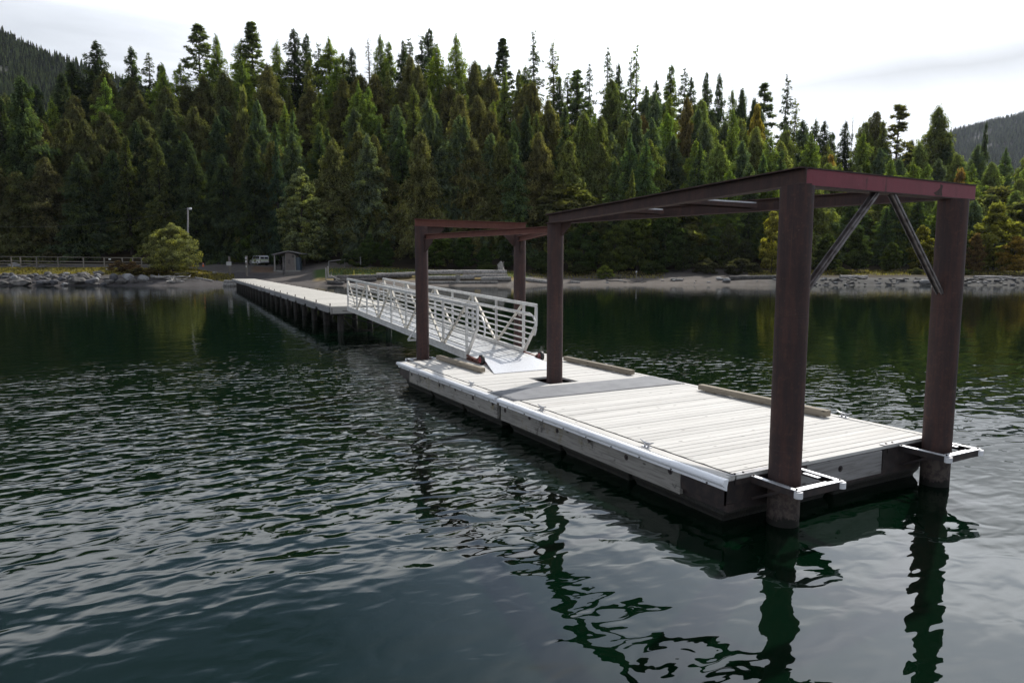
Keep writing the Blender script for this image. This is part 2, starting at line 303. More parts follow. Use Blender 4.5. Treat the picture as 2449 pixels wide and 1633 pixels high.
# ------------------------------------------------------------------ mesh builder
rnd = random.Random(7)
class MB:
    def __init__(s): s.v = []; s.f = []; s.val = []; s.sm = []
    def add(s, vs, fs, smooth=False, val=None):
        o = len(s.v); s.v += [tuple(x) for x in vs]; val = rnd.random() if val is None else val
        for f in fs: s.f.append(tuple(i + o for i in f)); s.val.append(val); s.sm.append(smooth)
        return s
    def box(s, x0, x1, y0, y1, z0, z1, val=None):
        vs = [(x, y, z) for z in (z0, z1) for y in (y0, y1) for x in (x0, x1)]
        return s.add(vs, [(0, 2, 3, 1), (4, 5, 7, 6), (0, 1, 5, 4), (2, 6, 7, 3), (0, 4, 6, 2), (1, 3, 7, 5)], False, val)
    def bar(s, a, b, w, h, up=(0, 0, 1), val=None):
        a, b = Vector(a), Vector(b); d = (b - a).normalized(); up = Vector(up)
        if abs(d.dot(up)) > .99: up = Vector((0, 1, 0))
        r = d.cross(up).normalized(); u = r.cross(d)
        vs = [q + r * (w / 2 * i) + u * (h / 2 * j) for q in (a, b) for j in (-1, 1) for i in (-1, 1)]
        return s.add(vs, [(0, 2, 3, 1), (4, 5, 7, 6), (0, 1, 5, 4), (2, 6, 7, 3), (0, 4, 6, 2), (1, 3, 7, 5)], False, val)
    def cyl(s, a, b, r, r2=None, n=16, caps=True, smooth=True, val=None):
        return s.tube([a, b], [r, r if r2 is None else r2], n, caps, smooth, val)
    def tube(s, pts, rad, n=8, caps=True, smooth=True, val=None, lump=0.0):
        pts = [Vector(p) for p in pts]
        if not isinstance(rad, (list, tuple)): rad = [rad] * len(pts)
        vs = []; prev = None
        for i, p in enumerate(pts):
            d = (pts[min(i + 1, len(pts) - 1)] - pts[max(i - 1, 0)]).normalized()
            if prev is None:
                r = d.orthogonal().normalized()
            else:
                r = (prev - d * prev.dot(d)).normalized()
            prev = r; u = d.cross(r)
            for k in range(n):
                t = 2 * math.pi * k / n
                q = rad[i] * (1 + (lump * (rnd.random() - .5) if lump else 0))
                vs.append(p + (r * math.cos(t) + u * math.sin(t)) * q)
        val = rnd.random() if val is None else val
        fs = [(i * n + k, i * n + (k + 1) % n, (i + 1) * n + (k + 1) % n, (i + 1) * n + k) for i in range(len(pts) - 1) for k in range(n)]
        s.add(vs, fs, smooth, val)
        if caps:
            m_ = len(pts) - 1
            s.add(vs[:n], [tuple(reversed(range(n)))], False, val); s.add(vs[m_ * n:], [tuple(range(n))], False, val)
        return s
    def prism(s, poly, axis_pts, val=None):
        """poly: list of 3D points; extruded by vector axis_pts"""
        e = Vector(axis_pts); n = len(poly); a = [Vector(p) for p in poly]
        vs = a + [p + e for p in a]
        fs = [tuple(reversed(range(n))), tuple(range(n, 2 * n))] + [(i, (i + 1) % n, n + (i + 1) % n, n + i) for i in range(n)]
        return s.add(vs, fs, False, val)
    def rock(s, c, sx, sy, sz, seed, rotz=0, sub=2, val=None):
        rr = random.Random(seed)
        bm = bmesh.new(); bmesh.ops.create_icosphere(bm, subdivisions=sub, radius=1)
        planes = [(Vector((rr.gauss(0, 1), rr.gauss(0, 1), rr.gauss(0, 1))).normalized(), rr.uniform(.55, .85)) for _ in range(14)]
        vs = []
        off = Vector((rr.random() * 50, 0, 0))
        for v in bm.verts:
            d = v.co.normalized(); k = 1.0
            for n_, dd in planes:
                q = n_.dot(d)
                if q > .05: k = min(k, dd / q)
            k *= 1 + .10 * mnoise.noise(d * 2.5 + off)
            p = d * k; x, y = p.x * sx, p.y * sy
            vs.append((c[0] + x * math.cos(rotz) - y * math.sin(rotz), c[1] + x * math.sin(rotz) + y * math.cos(rotz), c[2] + p.z * sz))
        fs = [tuple(v.index for v in f.verts) for f in bm.faces]; bm.free()
        return s.add(vs, fs, False, val)
    def build(s, name, m, parent=None, origin=None, bevel=0.0):
        if parent is not None:
            o = Vector(parent['_w'])
        elif origin is not None: o = Vector(origin)
        else:
            a = np.array(s.v); o = Vector(((a[:, 0].min() + a[:, 0].max()) / 2, (a[:, 1].min() + a[:, 1].max()) / 2, a[:, 2].min()))
        me = bpy.data.meshes.new(name)
        me.from_pydata([(x - o.x, y - o.y, z - o.z) for x, y, z in s.v], [], s.f); me.update()
        me.polygons.foreach_set('use_smooth', s.sm)
        at = me.attributes.new('v', 'FLOAT', 'FACE'); at.data.foreach_set('value', s.val)
        me.materials.append(MATS[m])
        ob = bpy.data.objects.new(name, me); col.objects.link(ob)
        ob['_w'] = tuple(o)
        if parent is not None: ob.parent = parent
        else: ob.location = o
        if bevel:
            bv = ob.modifiers.new('bevel', 'BEVEL'); bv.width = bevel; bv.segments = 2; bv.limit_method = 'ANGLE'; bv.angle_limit = R(40)
        return ob
def empty(name, loc):
    o = bpy.data.objects.new(name, None); col.objects.link(o); o.location = loc; o['_w'] = tuple(loc); o.empty_display_size = .2
    return o
def tag(o, label=None, cat=None, group=None, kind=None):
    if label: o['label'] = label
    if cat: o['category'] = cat
    if group: o['group'] = group
    if kind: o['kind'] = kind
    return o
def copy_tree(o, parent=None):
    c = o.copy(); col.objects.link(c)
    if parent is not None: c.parent = parent
    for ch in o.children: copy_tree(ch, c)
    return c

# ------------------------------------------------------------------ terrain
PROF = [(-900, [(90, -3), (113, 0), (114.5, .9), (118.5, 1.9), (124, 2.75), (135, 3.2), (142, 3.8)], .22),
        (0,   [(90, -3), (113, 0), (114.5, .9), (118.5, 1.9), (124, 2.75), (135, 3.2), (142, 3.8)], .34),
        (250, [(90, -3), (113, 0), (114.5, .8), (118.5, 1.8), (124, 2.7), (135, 3.2), (142, 3.8)], .60),
        (450, [(90, -3), (113, 0), (115, .5), (119, 1.5), (126, 2.6), (135, 3.3), (142, 3.8)], .66),
        (540, [(90, -3), (113.5, 0), (120, .8), (127, 1.65), (132.5, 2.6), (138, 3.6), (146, 3.9)], .68),
        (700, [(90, -3), (113.5, 0), (120, .8), (127, 1.6), (132.5, 2.34), (138, 3.4), (146, 3.9)], .68),
        (800, [(90, -3), (113.5, 0), (117, .8), (122, 1.9), (128, 2.5), (134, 3.2), (142, 4.2)], .68),
        (1200, [(90, -3), (114, 0), (117, .9), (121, 1.5), (130, 2.1), (136, 2.7), (142, 3.6)], .64),
        (1320, [(90, -3), (117, 0), (124, .8), (130, 1.3), (134, 1.75), (138, 2.2), (142, 2.8)], .58),
        (1600, [(90, -3), (117, 0), (124, .8), (130, 1.4), (134, 1.9), (138, 2.3), (142, 2.8)], .46),
        (1860, [(90, -3), (117, 0), (119, .9), (124, 1.5), (130, 1.8), (136, 2.2), (142, 2.8)], .24),
        (2300, [(90, -3), (117, 0), (119, .9), (124, 1.5), (130, 1.9), (136, 2.4), (142, 2.8)], .17),
        (3400, [(90, -3), (117, 0), (119, .9), (124, 1.5), (130, 1.9), (136, 2.4), (142, 2.8)], .17)]
def _ps(p, F):
    pr = p[1]
    if F <= pr[0][0]: return pr[0][1]
    for (a, za), (b, zb) in zip(pr, pr[1:]):
        if F <= b: return za + (zb - za) * (F - a) / (b - a)
    z = pr[-1][1]; F0 = pr[-1][0]; m_ = p[2]
    z += m_ * (min(F, 205) - F0)
    if F > 205: z += .05 * m_ * (F - 205)
    return z
def ground_z(px, F):
    px = max(-900, min(3400, px))
    for a, b in zip(PROF, PROF[1:]):
        if px <= b[0]:
            t = (px - a[0]) / (b[0] - a[0]); t = t * t * (3 - 2 * t)
            return _ps(a, F) * (1 - t) + _ps(b, F) * t
    return _ps(PROF[-1], F)
def g_at(px, F):
    x, y = plan(px, F); return Vector((x, y, ground_z(px, F)))
def px_for(py_, px, F0=113, F1=145):
    """distance at which the ground is seen at photograph row py"""
    best = min((abs(sight(px, py_, F).z - ground_z(px, F)), F) for F in np.arange(F0, F1, .25)); return best[1]
SAND = (.15, .135, .125); GRAV = (.085, .08, .082); GRASS = (.17, .145, .06); LAWN = (.06, .095, .03); LITTER = (.045, .035, .022); TAR = (.13, .12, .115); ORNG = (.17, .11, .075); DRY = (.23, .18, .09)
def ground_col(px, F):
    n = mnoise.noise(Vector((px * .012, F * .25, 3)))
    def m(a, b, t): t = max(0, min(1, t)); return tuple(x * (1 - t) + y * t for x, y in zip(a, b))
    if F > 141: return LITTER
    if px < 480:
        c = m(GRAV, GRASS, (F - 118 + n * 2) / 1.5)
        c = m(c, DRY, (n + .1) * 2) if F > 118 else c
        return m(c, TAR, (F - 128) / 1.5)
    if px < 560:
        k = (px - 480) / 80
        c0 = m(GRAV, GRASS, (F - 121 + n * 2) / 1.5); c0 = m(c0, TAR, (F - 128) / 1.5)
        c1 = m(GRAV, TAR, (F - 128 + n) / 2)
        return m(c0, c1, k)
    if px < 750:
        c = m(GRAV, TAR, (F - 128 + n * 2) / 2)
        if 600 < px < 660 and 130 < F < 136: c = m(c, ORNG, .8)
        if px > 640: c = m(c, SAND, .5) if F < 130 else c
        return c
    if px < 1260:
        c = m(SAND, DRY, (F - 116.5) / 1.5); c = m(c, LAWN, (F - 119.5 + n * 3) / 1.5)
        c = m(c, LITTER, (F - 131 + n * 3) / 2) if px > 880 else m(c, SAND, (F - 129 + n * 3) / 2)
        return c
    if px < 1840:
        c = m(tuple(x * .8 for x in SAND), SAND, n * 2)
        on_path = 1590 < px < 1790
        if not on_path: c = m(c, LITTER, (F - 131 + n * 5) / 2)
        return c
    return m((.09, .088, .085), LITTER, (F - 121 + n * 3) / 2)
def make_terrain():
    aa = np.linspace(-900, 3400, 320); FF = list(np.arange(96, 150, .8)) + list(np.arange(150, 215, 4)) + [240, 300, 380, 480, 620]
    vs, fs, cs = [], [], []
    for F in FF:
        for px in aa:
            x, y = plan(px, F)
            z = ground_z(px, F)
            if F > 112: z += .10 * mnoise.noise(Vector((x * .5, y * .5, 0))) + (.5 * mnoise.noise(Vector((x * .05, y * .05, 0))) if F > 145 else 0)
            vs.append((x, y, z)); cs.append(ground_col(px, F))
    n = len(aa)
    for j in range(len(FF) - 1):
        for i in range(n - 1): fs.append((j * n + i, j * n + i + 1, (j + 1) * n + i + 1, (j + 1) * n + i))
    me = bpy.data.meshes.new('ground'); me.from_pydata(vs, [], fs); me.update()
    me.polygons.foreach_set('use_smooth', [True] * len(fs))
    ca = me.color_attributes.new('kind_col', 'FLOAT_COLOR', 'POINT'); ca.data.foreach_set('color', [q for c in cs for q in (*c, 1)])
    me.materials.append(MATS['shore_ground'])
    o = bpy.data.objects.new('ground', me); col.objects.link(o); tag(o, kind='structure')
make_terrain()
wm = bpy.data.meshes.new('water'); S_ = 6000
wm.from_pydata([(-S_, -S_, 0), (S_, -S_, 0), (S_, S_, 0), (-S_, S_, 0)], [], [(0, 1, 2, 3)]); wm.materials.append(MATS['lake_water'])
wo = bpy.data.objects.new('water', wm); col.objects.link(wo); tag(wo, kind='structure')

# far hills
def far_hill(name, ridge, F0, F1, Fr, base, rows, spacing, th, lab, seed, colr):
    """ridge: list of (px, py) skyline; slope runs from F0 (height base) up to the ridge at Fr"""
    rr = random.Random(seed)
    pxs = [p[0] for p in ridge]; zr = [sight(p[0], p[1], Fr).z for p in ridge]
    def hz(px, F):
        top = float(np.interp(px, pxs, zr)); t = (F - F0) / (Fr - F0)
        if t <= 1: z = base + (top - base) * (max(t, 0) ** .9)
        else: z = top - (F - Fr) * .5
        x, y = plan(px, F)
        return x, y, z + (22 * mnoise.noise(Vector((x * .006, y * .006, seed))) + 8 * mnoise.noise(Vector((x * .02, y * .02, seed)))) * min(1, max(0, t)) * (1 if t < .93 else .4)
    vs, fs = [], []; A = np.linspace(pxs[0], pxs[-1], 60); B = np.linspace(F0, F1, 40)
    for F in B:
        for px in A: vs.append(hz(px, F))
    n = len(A)
    fs = [(j * n + i, j * n + i + 1, (j + 1) * n + i + 1, (j + 1) * n + i) for j in range(len(B) - 1) for i in range(n - 1)]
    me = bpy.data.meshes.new(name); me.from_pydata(vs, [], fs); me.update(); me.materials.append(MATS['hill_soil'])
    o = bpy.data.objects.new(name, me); col.objects.link(o); tag(o, kind='structure')
    V, Fc, val = [], [], []
    for _ in range(rows):
        px = rr.uniform(pxs[0], pxs[-1]); F = F0 + (Fr * 1.01 - F0) * rr.random() ** .7
        x, y, z = hz(px, F)
        if mnoise.noise(Vector((x * .012, y * .02, 9 + seed))) > .33: continue
        h = th * rr.uniform(.6, 1.25); r = h * rr.uniform(.13, .2)
        v0 = rr.random()
        for lv in range(4):
            zb = z + h * (.08 + .22 * lv); zt = z + h * min(1, .45 + .2 * lv); rb = r * (1 - .22 * lv); k = 6; o_ = len(V); ph = rr.random() * 6
            for q in range(k):
                e = rb * rr.uniform(.7, 1.2); V.append((x + e * math.cos(ph + q * 6.2832 / k), y + e * math.sin(ph + q * 6.2832 / k), zb - h * .03 * rr.random()))
            V.append((x, y, zt))
            for q in range(k): Fc.append((o_ + q, o_ + (q + 1) % k, o_ + k)); val.append(min(1, max(0, v0 + rr.uniform(-.2, .2))))
    me = bpy.data.meshes.new('forest'); me.from_pydata(V, [], Fc); me.update(); me.attributes.new('v', 'FLOAT', 'FACE').data.foreach_set('value', val)
    me.materials.append(MATS['needles'])
    o = bpy.data.objects.new('distant_forest', me); col.objects.link(o); o.color = (*colr, 1); tag(o, lab, 'forest', kind='stuff')
plain('hill_soil', (.040, .042, .025), .95, 0, (.022, .026, .015), .02, b=0)
far_hill('hill', [(-700, -230), (-300, -80), (0, 62), (60, 90), (120, 128), (190, 152), (235, 170), (330, 215), (480, 290), (700, 420)], 500, 1150, 900, 5, 22000, 7, 13,
         'conifer forest covering the steep hillside beyond the left end of the shore', 3, (.045, .060, .032))
far_hill('hill', [(2050, 420), (2200, 352), (2260, 318), (2330, 300), (2400, 282), (2450, 268), (2700, 210), (3100, 150)], 1100, 2500, 2100, 20, 26000, 9, 17,
         'dark conifer forest covering the distant ridge at the right edge', 5, (.036, .050, .030))

# ------------------------------------------------------------------ trees
def foliage_mesh(name, C, D, W, m, vals=None, seed=0):
    """quads: centre C, half-length vector D, half-width vector W"""
    n = len(C); rs = np.random.RandomState(seed)
    V = np.empty((n, 4, 3)); V[:, 0] = C - D; V[:, 1] = C + W * .9 - D * .1; V[:, 2] = C + D; V[:, 3] = C - W * .9 + D * .15
    me = bpy.data.meshes.new(name); me.vertices.add(n * 4); me.vertices.foreach_set('co', V.reshape(-1))
    me.loops.add(n * 4); me.loops.foreach_set('vertex_index', np.arange(n * 4, dtype=np.int32))
    me.polygons.add(n); me.polygons.foreach_set('loop_start', np.arange(n, dtype=np.int32) * 4)
    me.update(); me.validate()
    at = me.attributes.new('v', 'FLOAT', 'FACE'); at.data.foreach_set('value', (rs.rand(n) if vals is None else vals).astype(np.float32))
    me.materials.append(MATS[m]); return me
def unit(a): return a / (np.linalg.norm(a, axis=1, keepdims=True) + 1e-9)
def conifer_mesh(seed, Ht, Rad, nb, t0, prof, droop, rise, leaf, dens, m, gaps=0.0, wob=.3, tip=.0, fuzz=0.0):
    rs = np.random.RandomState(seed)
    t = t0 + (1 - t0) * rs.rand(nb) ** .92
    az = rs.rand(nb) * 2 * np.pi
    lobes = 1 + wob * (.6 * np.sin(az * 2 + t * 11 + seed) + .6 * np.sin(az * 3 - t * 23 + seed * 2) + .5 * np.sin(az + t * 37 + seed * 5)) * (.6 + .8 * rs.rand(nb))
    keep = rs.rand(nb) > gaps * (np.sin(t * 29 + az * 2 + seed) > .1)
    Lb = Rad * prof(t) * lobes * (.62 + .5 * rs.rand(nb)) + tip
    C, D, W, VV = [], [], [], []
    for i in range(nb):
        if not keep[i]: continue
        L = Lb[i]; k = max(3, int(L * dens)); s = rs.rand(k) ** .62
        a = az[i]; od = np.array([math.cos(a), math.sin(a), 0]); sd_ = np.array([-od[1], od[0], 0])
        lat = (rs.rand(k) - .5) * .75 * L * (1.08 - s) * .9
        up = rise * (t[i] - .35)
        z = Ht * t[i] + s * L * up - droop * (s * L) ** 2 / max(Rad, 1) - np.abs(lat) * .3 + rs.randn(k) * (.16 + .30 * fuzz)
        P = od[None] * (s * L)[:, None] + sd_[None] * lat[:, None]; P[:, 2] = z
        d = od[None] * (.6 + .4 * rs.rand(k))[:, None] + sd_[None] * (np.sign(lat) * .7 * rs.rand(k))[:, None]
        d = d + np.c_[np.zeros(k), np.zeros(k), up * .6 - droop * s * 1.3 - .25 - (.35 + .6 * fuzz) * rs.rand(k)] + rs.randn(k, 3) * .22
        d = unit(d); ln = leaf * (.55 + .7 * rs.rand(k)) * (.6 + .4 * (1 - t[i]))
        w = unit(np.cross(d, rs.randn(k, 3) + np.array([0, 0, 1.2])))
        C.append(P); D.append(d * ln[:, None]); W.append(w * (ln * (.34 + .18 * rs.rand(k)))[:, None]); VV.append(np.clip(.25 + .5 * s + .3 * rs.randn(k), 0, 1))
    return foliage_mesh('crown', np.vstack(C), np.vstack(D), np.vstack(W), m, np.concatenate(VV), seed)
def trunk_mesh(Ht, r, m='bark', lean=0.0, top=.97, seed=0, limbs=0, Rad=3, t0=.2):
    rr = random.Random(seed); b = MB()
    pts = [Vector((lean * q * q * Ht + .12 * math.sin(q * 9 + seed), .1 * math.sin(q * 7 + seed * 2), Ht * top * q - .6)) for q in [i / 9 for i in range(10)]]
    b.tube(pts, [r * (1 - .93 * i / 9) + .015 for i in range(10)], 8)
    for _ in range(limbs):
        t = rr.uniform(t0, .93); a = rr.random() * 6.283; L = Rad * (1 - t) ** .6 * rr.uniform(.5, .95)
        p0 = Vector((lean * t * t * Ht, 0, Ht * top * t)); e = Vector((math.cos(a), math.sin(a), .25)) * L
        b.tube([p0, p0 + e * .5 + Vector((0, 0, .1)), p0 + e], [r * .28, r * .16, .015], 5, caps=False)
    me_ob = b.build('trunk', m, origin=(0, 0, 0)); me = me_ob.data; bpy.data.objects.remove(me_ob); return me
def pine_mesh(seed, Ht, Rad, ntuft, t0, sparse=1.0, leaf=.36, per=46):
    rs = np.random.RandomState(seed); C, D, W, VV = [], [], [], []
    for i in range(ntuft):
        t = t0 + (1 - t0) * rs.rand() ** .85
        q = (t - t0) / (1 - t0); L = (Rad * min(1, q * 3 + .3) * (1 - q) ** .85 + .15) * (.25 + .8 * rs.rand() ** .7)
        a = rs.rand() * 6.283; c = np.array([L * math.cos(a), L * math.sin(a), Ht * t + L * .12])
        rad = (.42 + .42 * rs.rand()) * sparse * (1.1 - .4 * q)
        k = per; d = unit(rs.randn(k, 3) + np.array([math.cos(a) * .5, math.sin(a) * .5, .45])); rr_ = rad * rs.rand(k) ** .5
        P = c[None] + d * rr_[:, None] * np.array([1.25, 1.25, .7]); ln = leaf * (.6 + .6 * rs.rand(k))
        w = unit(np.cross(d, rs.randn(k, 3)))
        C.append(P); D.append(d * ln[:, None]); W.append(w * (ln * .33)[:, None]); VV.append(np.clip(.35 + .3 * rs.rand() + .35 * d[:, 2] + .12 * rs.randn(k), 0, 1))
    return foliage_mesh('crown', np.vstack(C), np.vstack(D), np.vstack(W), 'needles', np.concatenate(VV), seed)
def leafy_mesh(seed, Ht, Rad, nl, t0, leaf=.28, per=90, m='leaves', sub=1.0, flat=.8, top=1.0):
    """crown of many leaf clumps grouped in uneven lobes round the limbs"""
    rs = np.random.RandomState(seed); C, D, W, VV = [], [], [], []
    for i in range(nl):
        q = rs.rand(); t = t0 + (top - t0) * q; L = Rad * math.sin(min(1, .16 + q * .88) * math.pi) ** .6 * (rs.rand() ** .45); a = rs.rand() * 6.283
        c = np.array([L * math.cos(a), L * math.sin(a), Ht * t * (.94 + .06 * rs.rand())]); rad = Rad * (.18 + .14 * rs.rand()) * sub
        k = per; d = unit(rs.randn(k, 3)); P = c[None] + d * (rad * rs.rand(k) ** .4)[:, None] * np.array([1.1, 1.1, flat])
        e = unit(rs.randn(k, 3) + np.array([0, 0, -.6])); ln = leaf * (.5 + .8 * rs.rand(k)); w = unit(np.cross(e, rs.randn(k, 3)))
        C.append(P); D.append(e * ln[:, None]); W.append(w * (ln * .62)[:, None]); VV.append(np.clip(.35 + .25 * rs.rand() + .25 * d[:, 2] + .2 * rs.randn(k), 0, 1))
    return foliage_mesh('crown', np.vstack(C), np.vstack(D), np.vstack(W), m, np.concatenate(VV), seed)

KIND = {}
def reg(kind, Ht, crown, trunk, name): KIND.setdefault(kind, []).append((Ht, crown, trunk, name))
fir_p = lambda t: (1 - t) ** .78
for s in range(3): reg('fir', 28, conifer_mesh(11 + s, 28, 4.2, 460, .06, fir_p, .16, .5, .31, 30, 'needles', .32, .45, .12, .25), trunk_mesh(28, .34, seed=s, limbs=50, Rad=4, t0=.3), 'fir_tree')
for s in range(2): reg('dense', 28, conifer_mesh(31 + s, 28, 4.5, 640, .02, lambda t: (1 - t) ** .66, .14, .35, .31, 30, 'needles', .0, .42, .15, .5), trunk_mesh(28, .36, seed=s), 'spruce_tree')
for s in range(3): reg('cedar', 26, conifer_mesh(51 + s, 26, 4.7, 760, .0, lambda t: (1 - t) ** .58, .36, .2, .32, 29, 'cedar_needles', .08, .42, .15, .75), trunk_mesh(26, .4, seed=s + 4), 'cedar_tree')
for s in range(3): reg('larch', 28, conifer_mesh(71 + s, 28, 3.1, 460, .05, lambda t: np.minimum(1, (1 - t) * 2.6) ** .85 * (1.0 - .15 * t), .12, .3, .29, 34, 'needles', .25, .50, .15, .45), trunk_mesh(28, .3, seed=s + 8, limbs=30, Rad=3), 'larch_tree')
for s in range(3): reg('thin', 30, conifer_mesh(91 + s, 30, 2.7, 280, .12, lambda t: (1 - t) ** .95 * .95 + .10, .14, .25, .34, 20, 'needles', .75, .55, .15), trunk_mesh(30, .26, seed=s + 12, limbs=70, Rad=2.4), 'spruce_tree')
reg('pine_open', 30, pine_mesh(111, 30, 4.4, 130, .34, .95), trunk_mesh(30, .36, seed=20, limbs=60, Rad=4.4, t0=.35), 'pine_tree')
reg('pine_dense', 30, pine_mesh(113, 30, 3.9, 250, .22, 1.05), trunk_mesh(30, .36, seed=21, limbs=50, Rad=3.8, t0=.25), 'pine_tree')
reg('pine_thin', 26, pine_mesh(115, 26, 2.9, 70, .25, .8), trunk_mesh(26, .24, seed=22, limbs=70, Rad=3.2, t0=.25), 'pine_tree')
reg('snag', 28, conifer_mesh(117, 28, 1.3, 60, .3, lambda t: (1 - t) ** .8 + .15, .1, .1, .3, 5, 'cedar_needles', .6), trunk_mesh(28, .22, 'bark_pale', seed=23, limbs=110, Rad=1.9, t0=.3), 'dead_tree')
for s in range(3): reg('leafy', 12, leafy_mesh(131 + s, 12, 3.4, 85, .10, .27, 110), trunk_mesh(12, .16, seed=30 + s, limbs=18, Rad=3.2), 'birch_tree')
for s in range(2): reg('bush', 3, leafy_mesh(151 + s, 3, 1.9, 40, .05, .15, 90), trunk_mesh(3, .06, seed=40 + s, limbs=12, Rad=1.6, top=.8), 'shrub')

troot = random.Random(99)
FOL = 2.3
def plant(kind, px, F, h, colr, label, cat, group=None, wid=1.0, variant=None, name=None, sink=0.0):
    lst = KIND[kind]; Ht, crown, trunk, nm = lst[(troot.randrange(len(lst)) if variant is None else variant) % len(lst)]
    g = g_at(px, F)
    e = empty(name or nm, (g.x, g.y, g.z - sink)); e.rotation_euler.z = troot.random() * 6.283
    k = h / Ht; e.scale = (k * wid, k * wid, k)
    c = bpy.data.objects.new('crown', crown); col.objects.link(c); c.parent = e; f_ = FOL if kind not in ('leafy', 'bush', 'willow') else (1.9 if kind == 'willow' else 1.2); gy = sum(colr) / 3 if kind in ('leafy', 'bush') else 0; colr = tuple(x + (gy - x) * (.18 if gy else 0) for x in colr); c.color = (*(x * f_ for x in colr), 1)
    t = bpy.data.objects.new('trunk', trunk); col.objects.link(t); t.parent = e
    tag(e, label, cat, group); return e
def h_for(px, py_, F): return sight(px, py_, F).z - ground_z(px, F)

C_FIR = (.030, .043, .022); C_DK = (.020, .028, .017); C_GRN = (.056, .074, .022); C_LAR = (.078, .100, .022); C_BLU = (.038, .049, .032); C_CED = (.050, .050, .022); C_OLV = (.062, .072, .026); C_RUST = (.082, .062, .028); C_PINE = (.040, .050, .026)
A8 = lambda x, y: (x * .5204, y * .5204); A9 = lambda x, y: (1224 + x * .5208, y * .5208)
SKY = [(*A8(60, 440), 'fir', C_DK, 1.2), (*A8(160, 350), 'dense', C_FIR, 1.25), (*A8(390, 285), 'dense', C_DK, 1.1), (*A8(505, 180), 'fir', C_DK, 1.25), (*A8(660, 210), 'fir', C_FIR, 1.0),
    (*A8(735, 235), 'thin', C_BLU, 1.1), (*A8(785, 290), 'fir', C_FIR, .8), (*A8(875, 285), 'larch', C_LAR, 1.0), (*A8(965, 110), 'pine_open', C_PINE, 1.1), (*A8(1040, 155), 'larch', C_GRN, .9),
    (*A8(1150, 185), 'larch', C_LAR, 1.25), (*A8(1200, 100), 'pine_dense', C_PINE, 1.0), (*A8(1310, 190), 'larch', C_LAR, .95), (*A8(1385, 125), 'fir', C_DK, 1.1), (*A8(1440, 150), 'fir', C_FIR, .8),
    (*A8(1490, 195), 'thin', C_BLU, 1.0), (*A8(1540, 170), 'larch', C_LAR, 1.1), (*A8(1600, 240), 'larch', C_GRN, 1.1), (*A8(1640, 215), 'fir', C_DK, .8), (*A8(1715, 150), 'snag', C_CED, 1.3),
    (*A8(1768, 155), 'larch', C_GRN, .75), (*A8(1805, 185), 'fir', C_GRN, .9), (*A8(1870, 180), 'fir', C_FIR, .8), (*A8(1897, 170), 'thin', C_BLU, 1.0), (*A8(1950, 155), 'thin', C_FIR, 1.2),
    (*A8(1985, 125), 'fir', C_BLU, 1.05), (*A8(2020, 200), 'larch', C_LAR, 1.1), (*A8(2105, 150), 'larch', C_LAR, .9), (*A8(2200, 290), 'larch', C_GRN, 1.2), (*A8(2250, 295), 'larch', C_GRN, 1.0), (*A8(2312, 175), 'pine_dense', C_DK, .8),
    (*A9(98, 135), 'thin', C_BLU, 1.05), (*A9(60, 300), 'larch', C_GRN, 1.0), (*A9(185, 185), 'thin', C_OLV, 1.2), (*A9(250, 330), 'thin', C_GRN, 1.0), (*A9(290, 315), 'pine_thin', C_FIR, 1.0), (*A9(345, 285), 'thin', C_FIR, .9),
    (*A9(428, 210), 'thin', C_BLU, .9), (*A9(475, 285), 'fir', C_FIR, .8), (*A9(553, 205), 'thin', C_GRN, 1.05), (*A9(530, 260), 'thin', C_FIR, .7), (*A9(600, 390), 'fir', C_GRN, .9), (*A9(645, 365), 'fir', C_BLU, .8),
    (*A9(710, 290), 'fir', C_GRN, .9), (*A9(770, 305), 'thin', C_BLU, 1.0), (*A9(800, 350), 'fir', C_FIR, .8), (*A9(868, 325), 'fir', C_FIR, .8), (*A9(925, 335), 'fir', C_FIR, .8), (*A9(985, 410), 'larch', C_GRN, .9),
    (*A9(1030, 405), 'dense', C_FIR, .7), (*A9(1085, 450), 'dense', C_FIR, .7), (*A9(1130, 375), 'pine_thin', C_BLU, 1.1), (*A9(1230, 340), 'thin', C_DK, 1.15), (*A9(1272, 450), 'thin', C_OLV, 1.0),
    (*A9(1322, 590), 'fir', C_FIR, .8), (*A9(1362, 545), 'fir', C_FIR, .9), (*A9(1405, 550), 'fir', C_DK, .9), (*A9(1440, 600), 'fir', C_FIR, .9), (*A9(1500, 550), 'fir', C_DK, .8), (*A9(1530, 495), 'snag', C_CED, .35),
    (*A9(1585, 560), 'cedar', C_OLV, .7), (*A9(1632, 512), 'cedar', C_CED, .8), (*A9(1668, 545), 'fir', C_OLV, .9), (*A9(1738, 470), 'pine_thin', C_CED, 1.3), (*A9(1800, 640), 'dense', C_DK, .8), (*A9(1912, 490), 'cedar', C_OLV, 1.0), (*A9(1965, 610), 'fir', C_FIR, .9)]
KW = dict(fir=('fir tree', 'fir', 'dark green fir'), dense=('spruce tree', 'spruce', 'dense dark spruce'), cedar=('cedar tree', 'cedar', 'olive cedar'), larch=('larch tree', 'larch', 'narrow bright green larch'), thin=('spruce tree', 'spruce', 'thin spire-like spruce'),
          pine_open=('pine tree', 'pine', 'open-crowned pine'), pine_dense=('pine tree', 'pine', 'dense dark pine'), pine_thin=('pine tree', 'pine', 'sparse thin pine'), snag=('dead tree', 'tree', 'bare-topped dead tree'), leafy=('birch tree', 'tree', 'leafy tree'), bush=('shrub', 'shrub', 'shrub'))
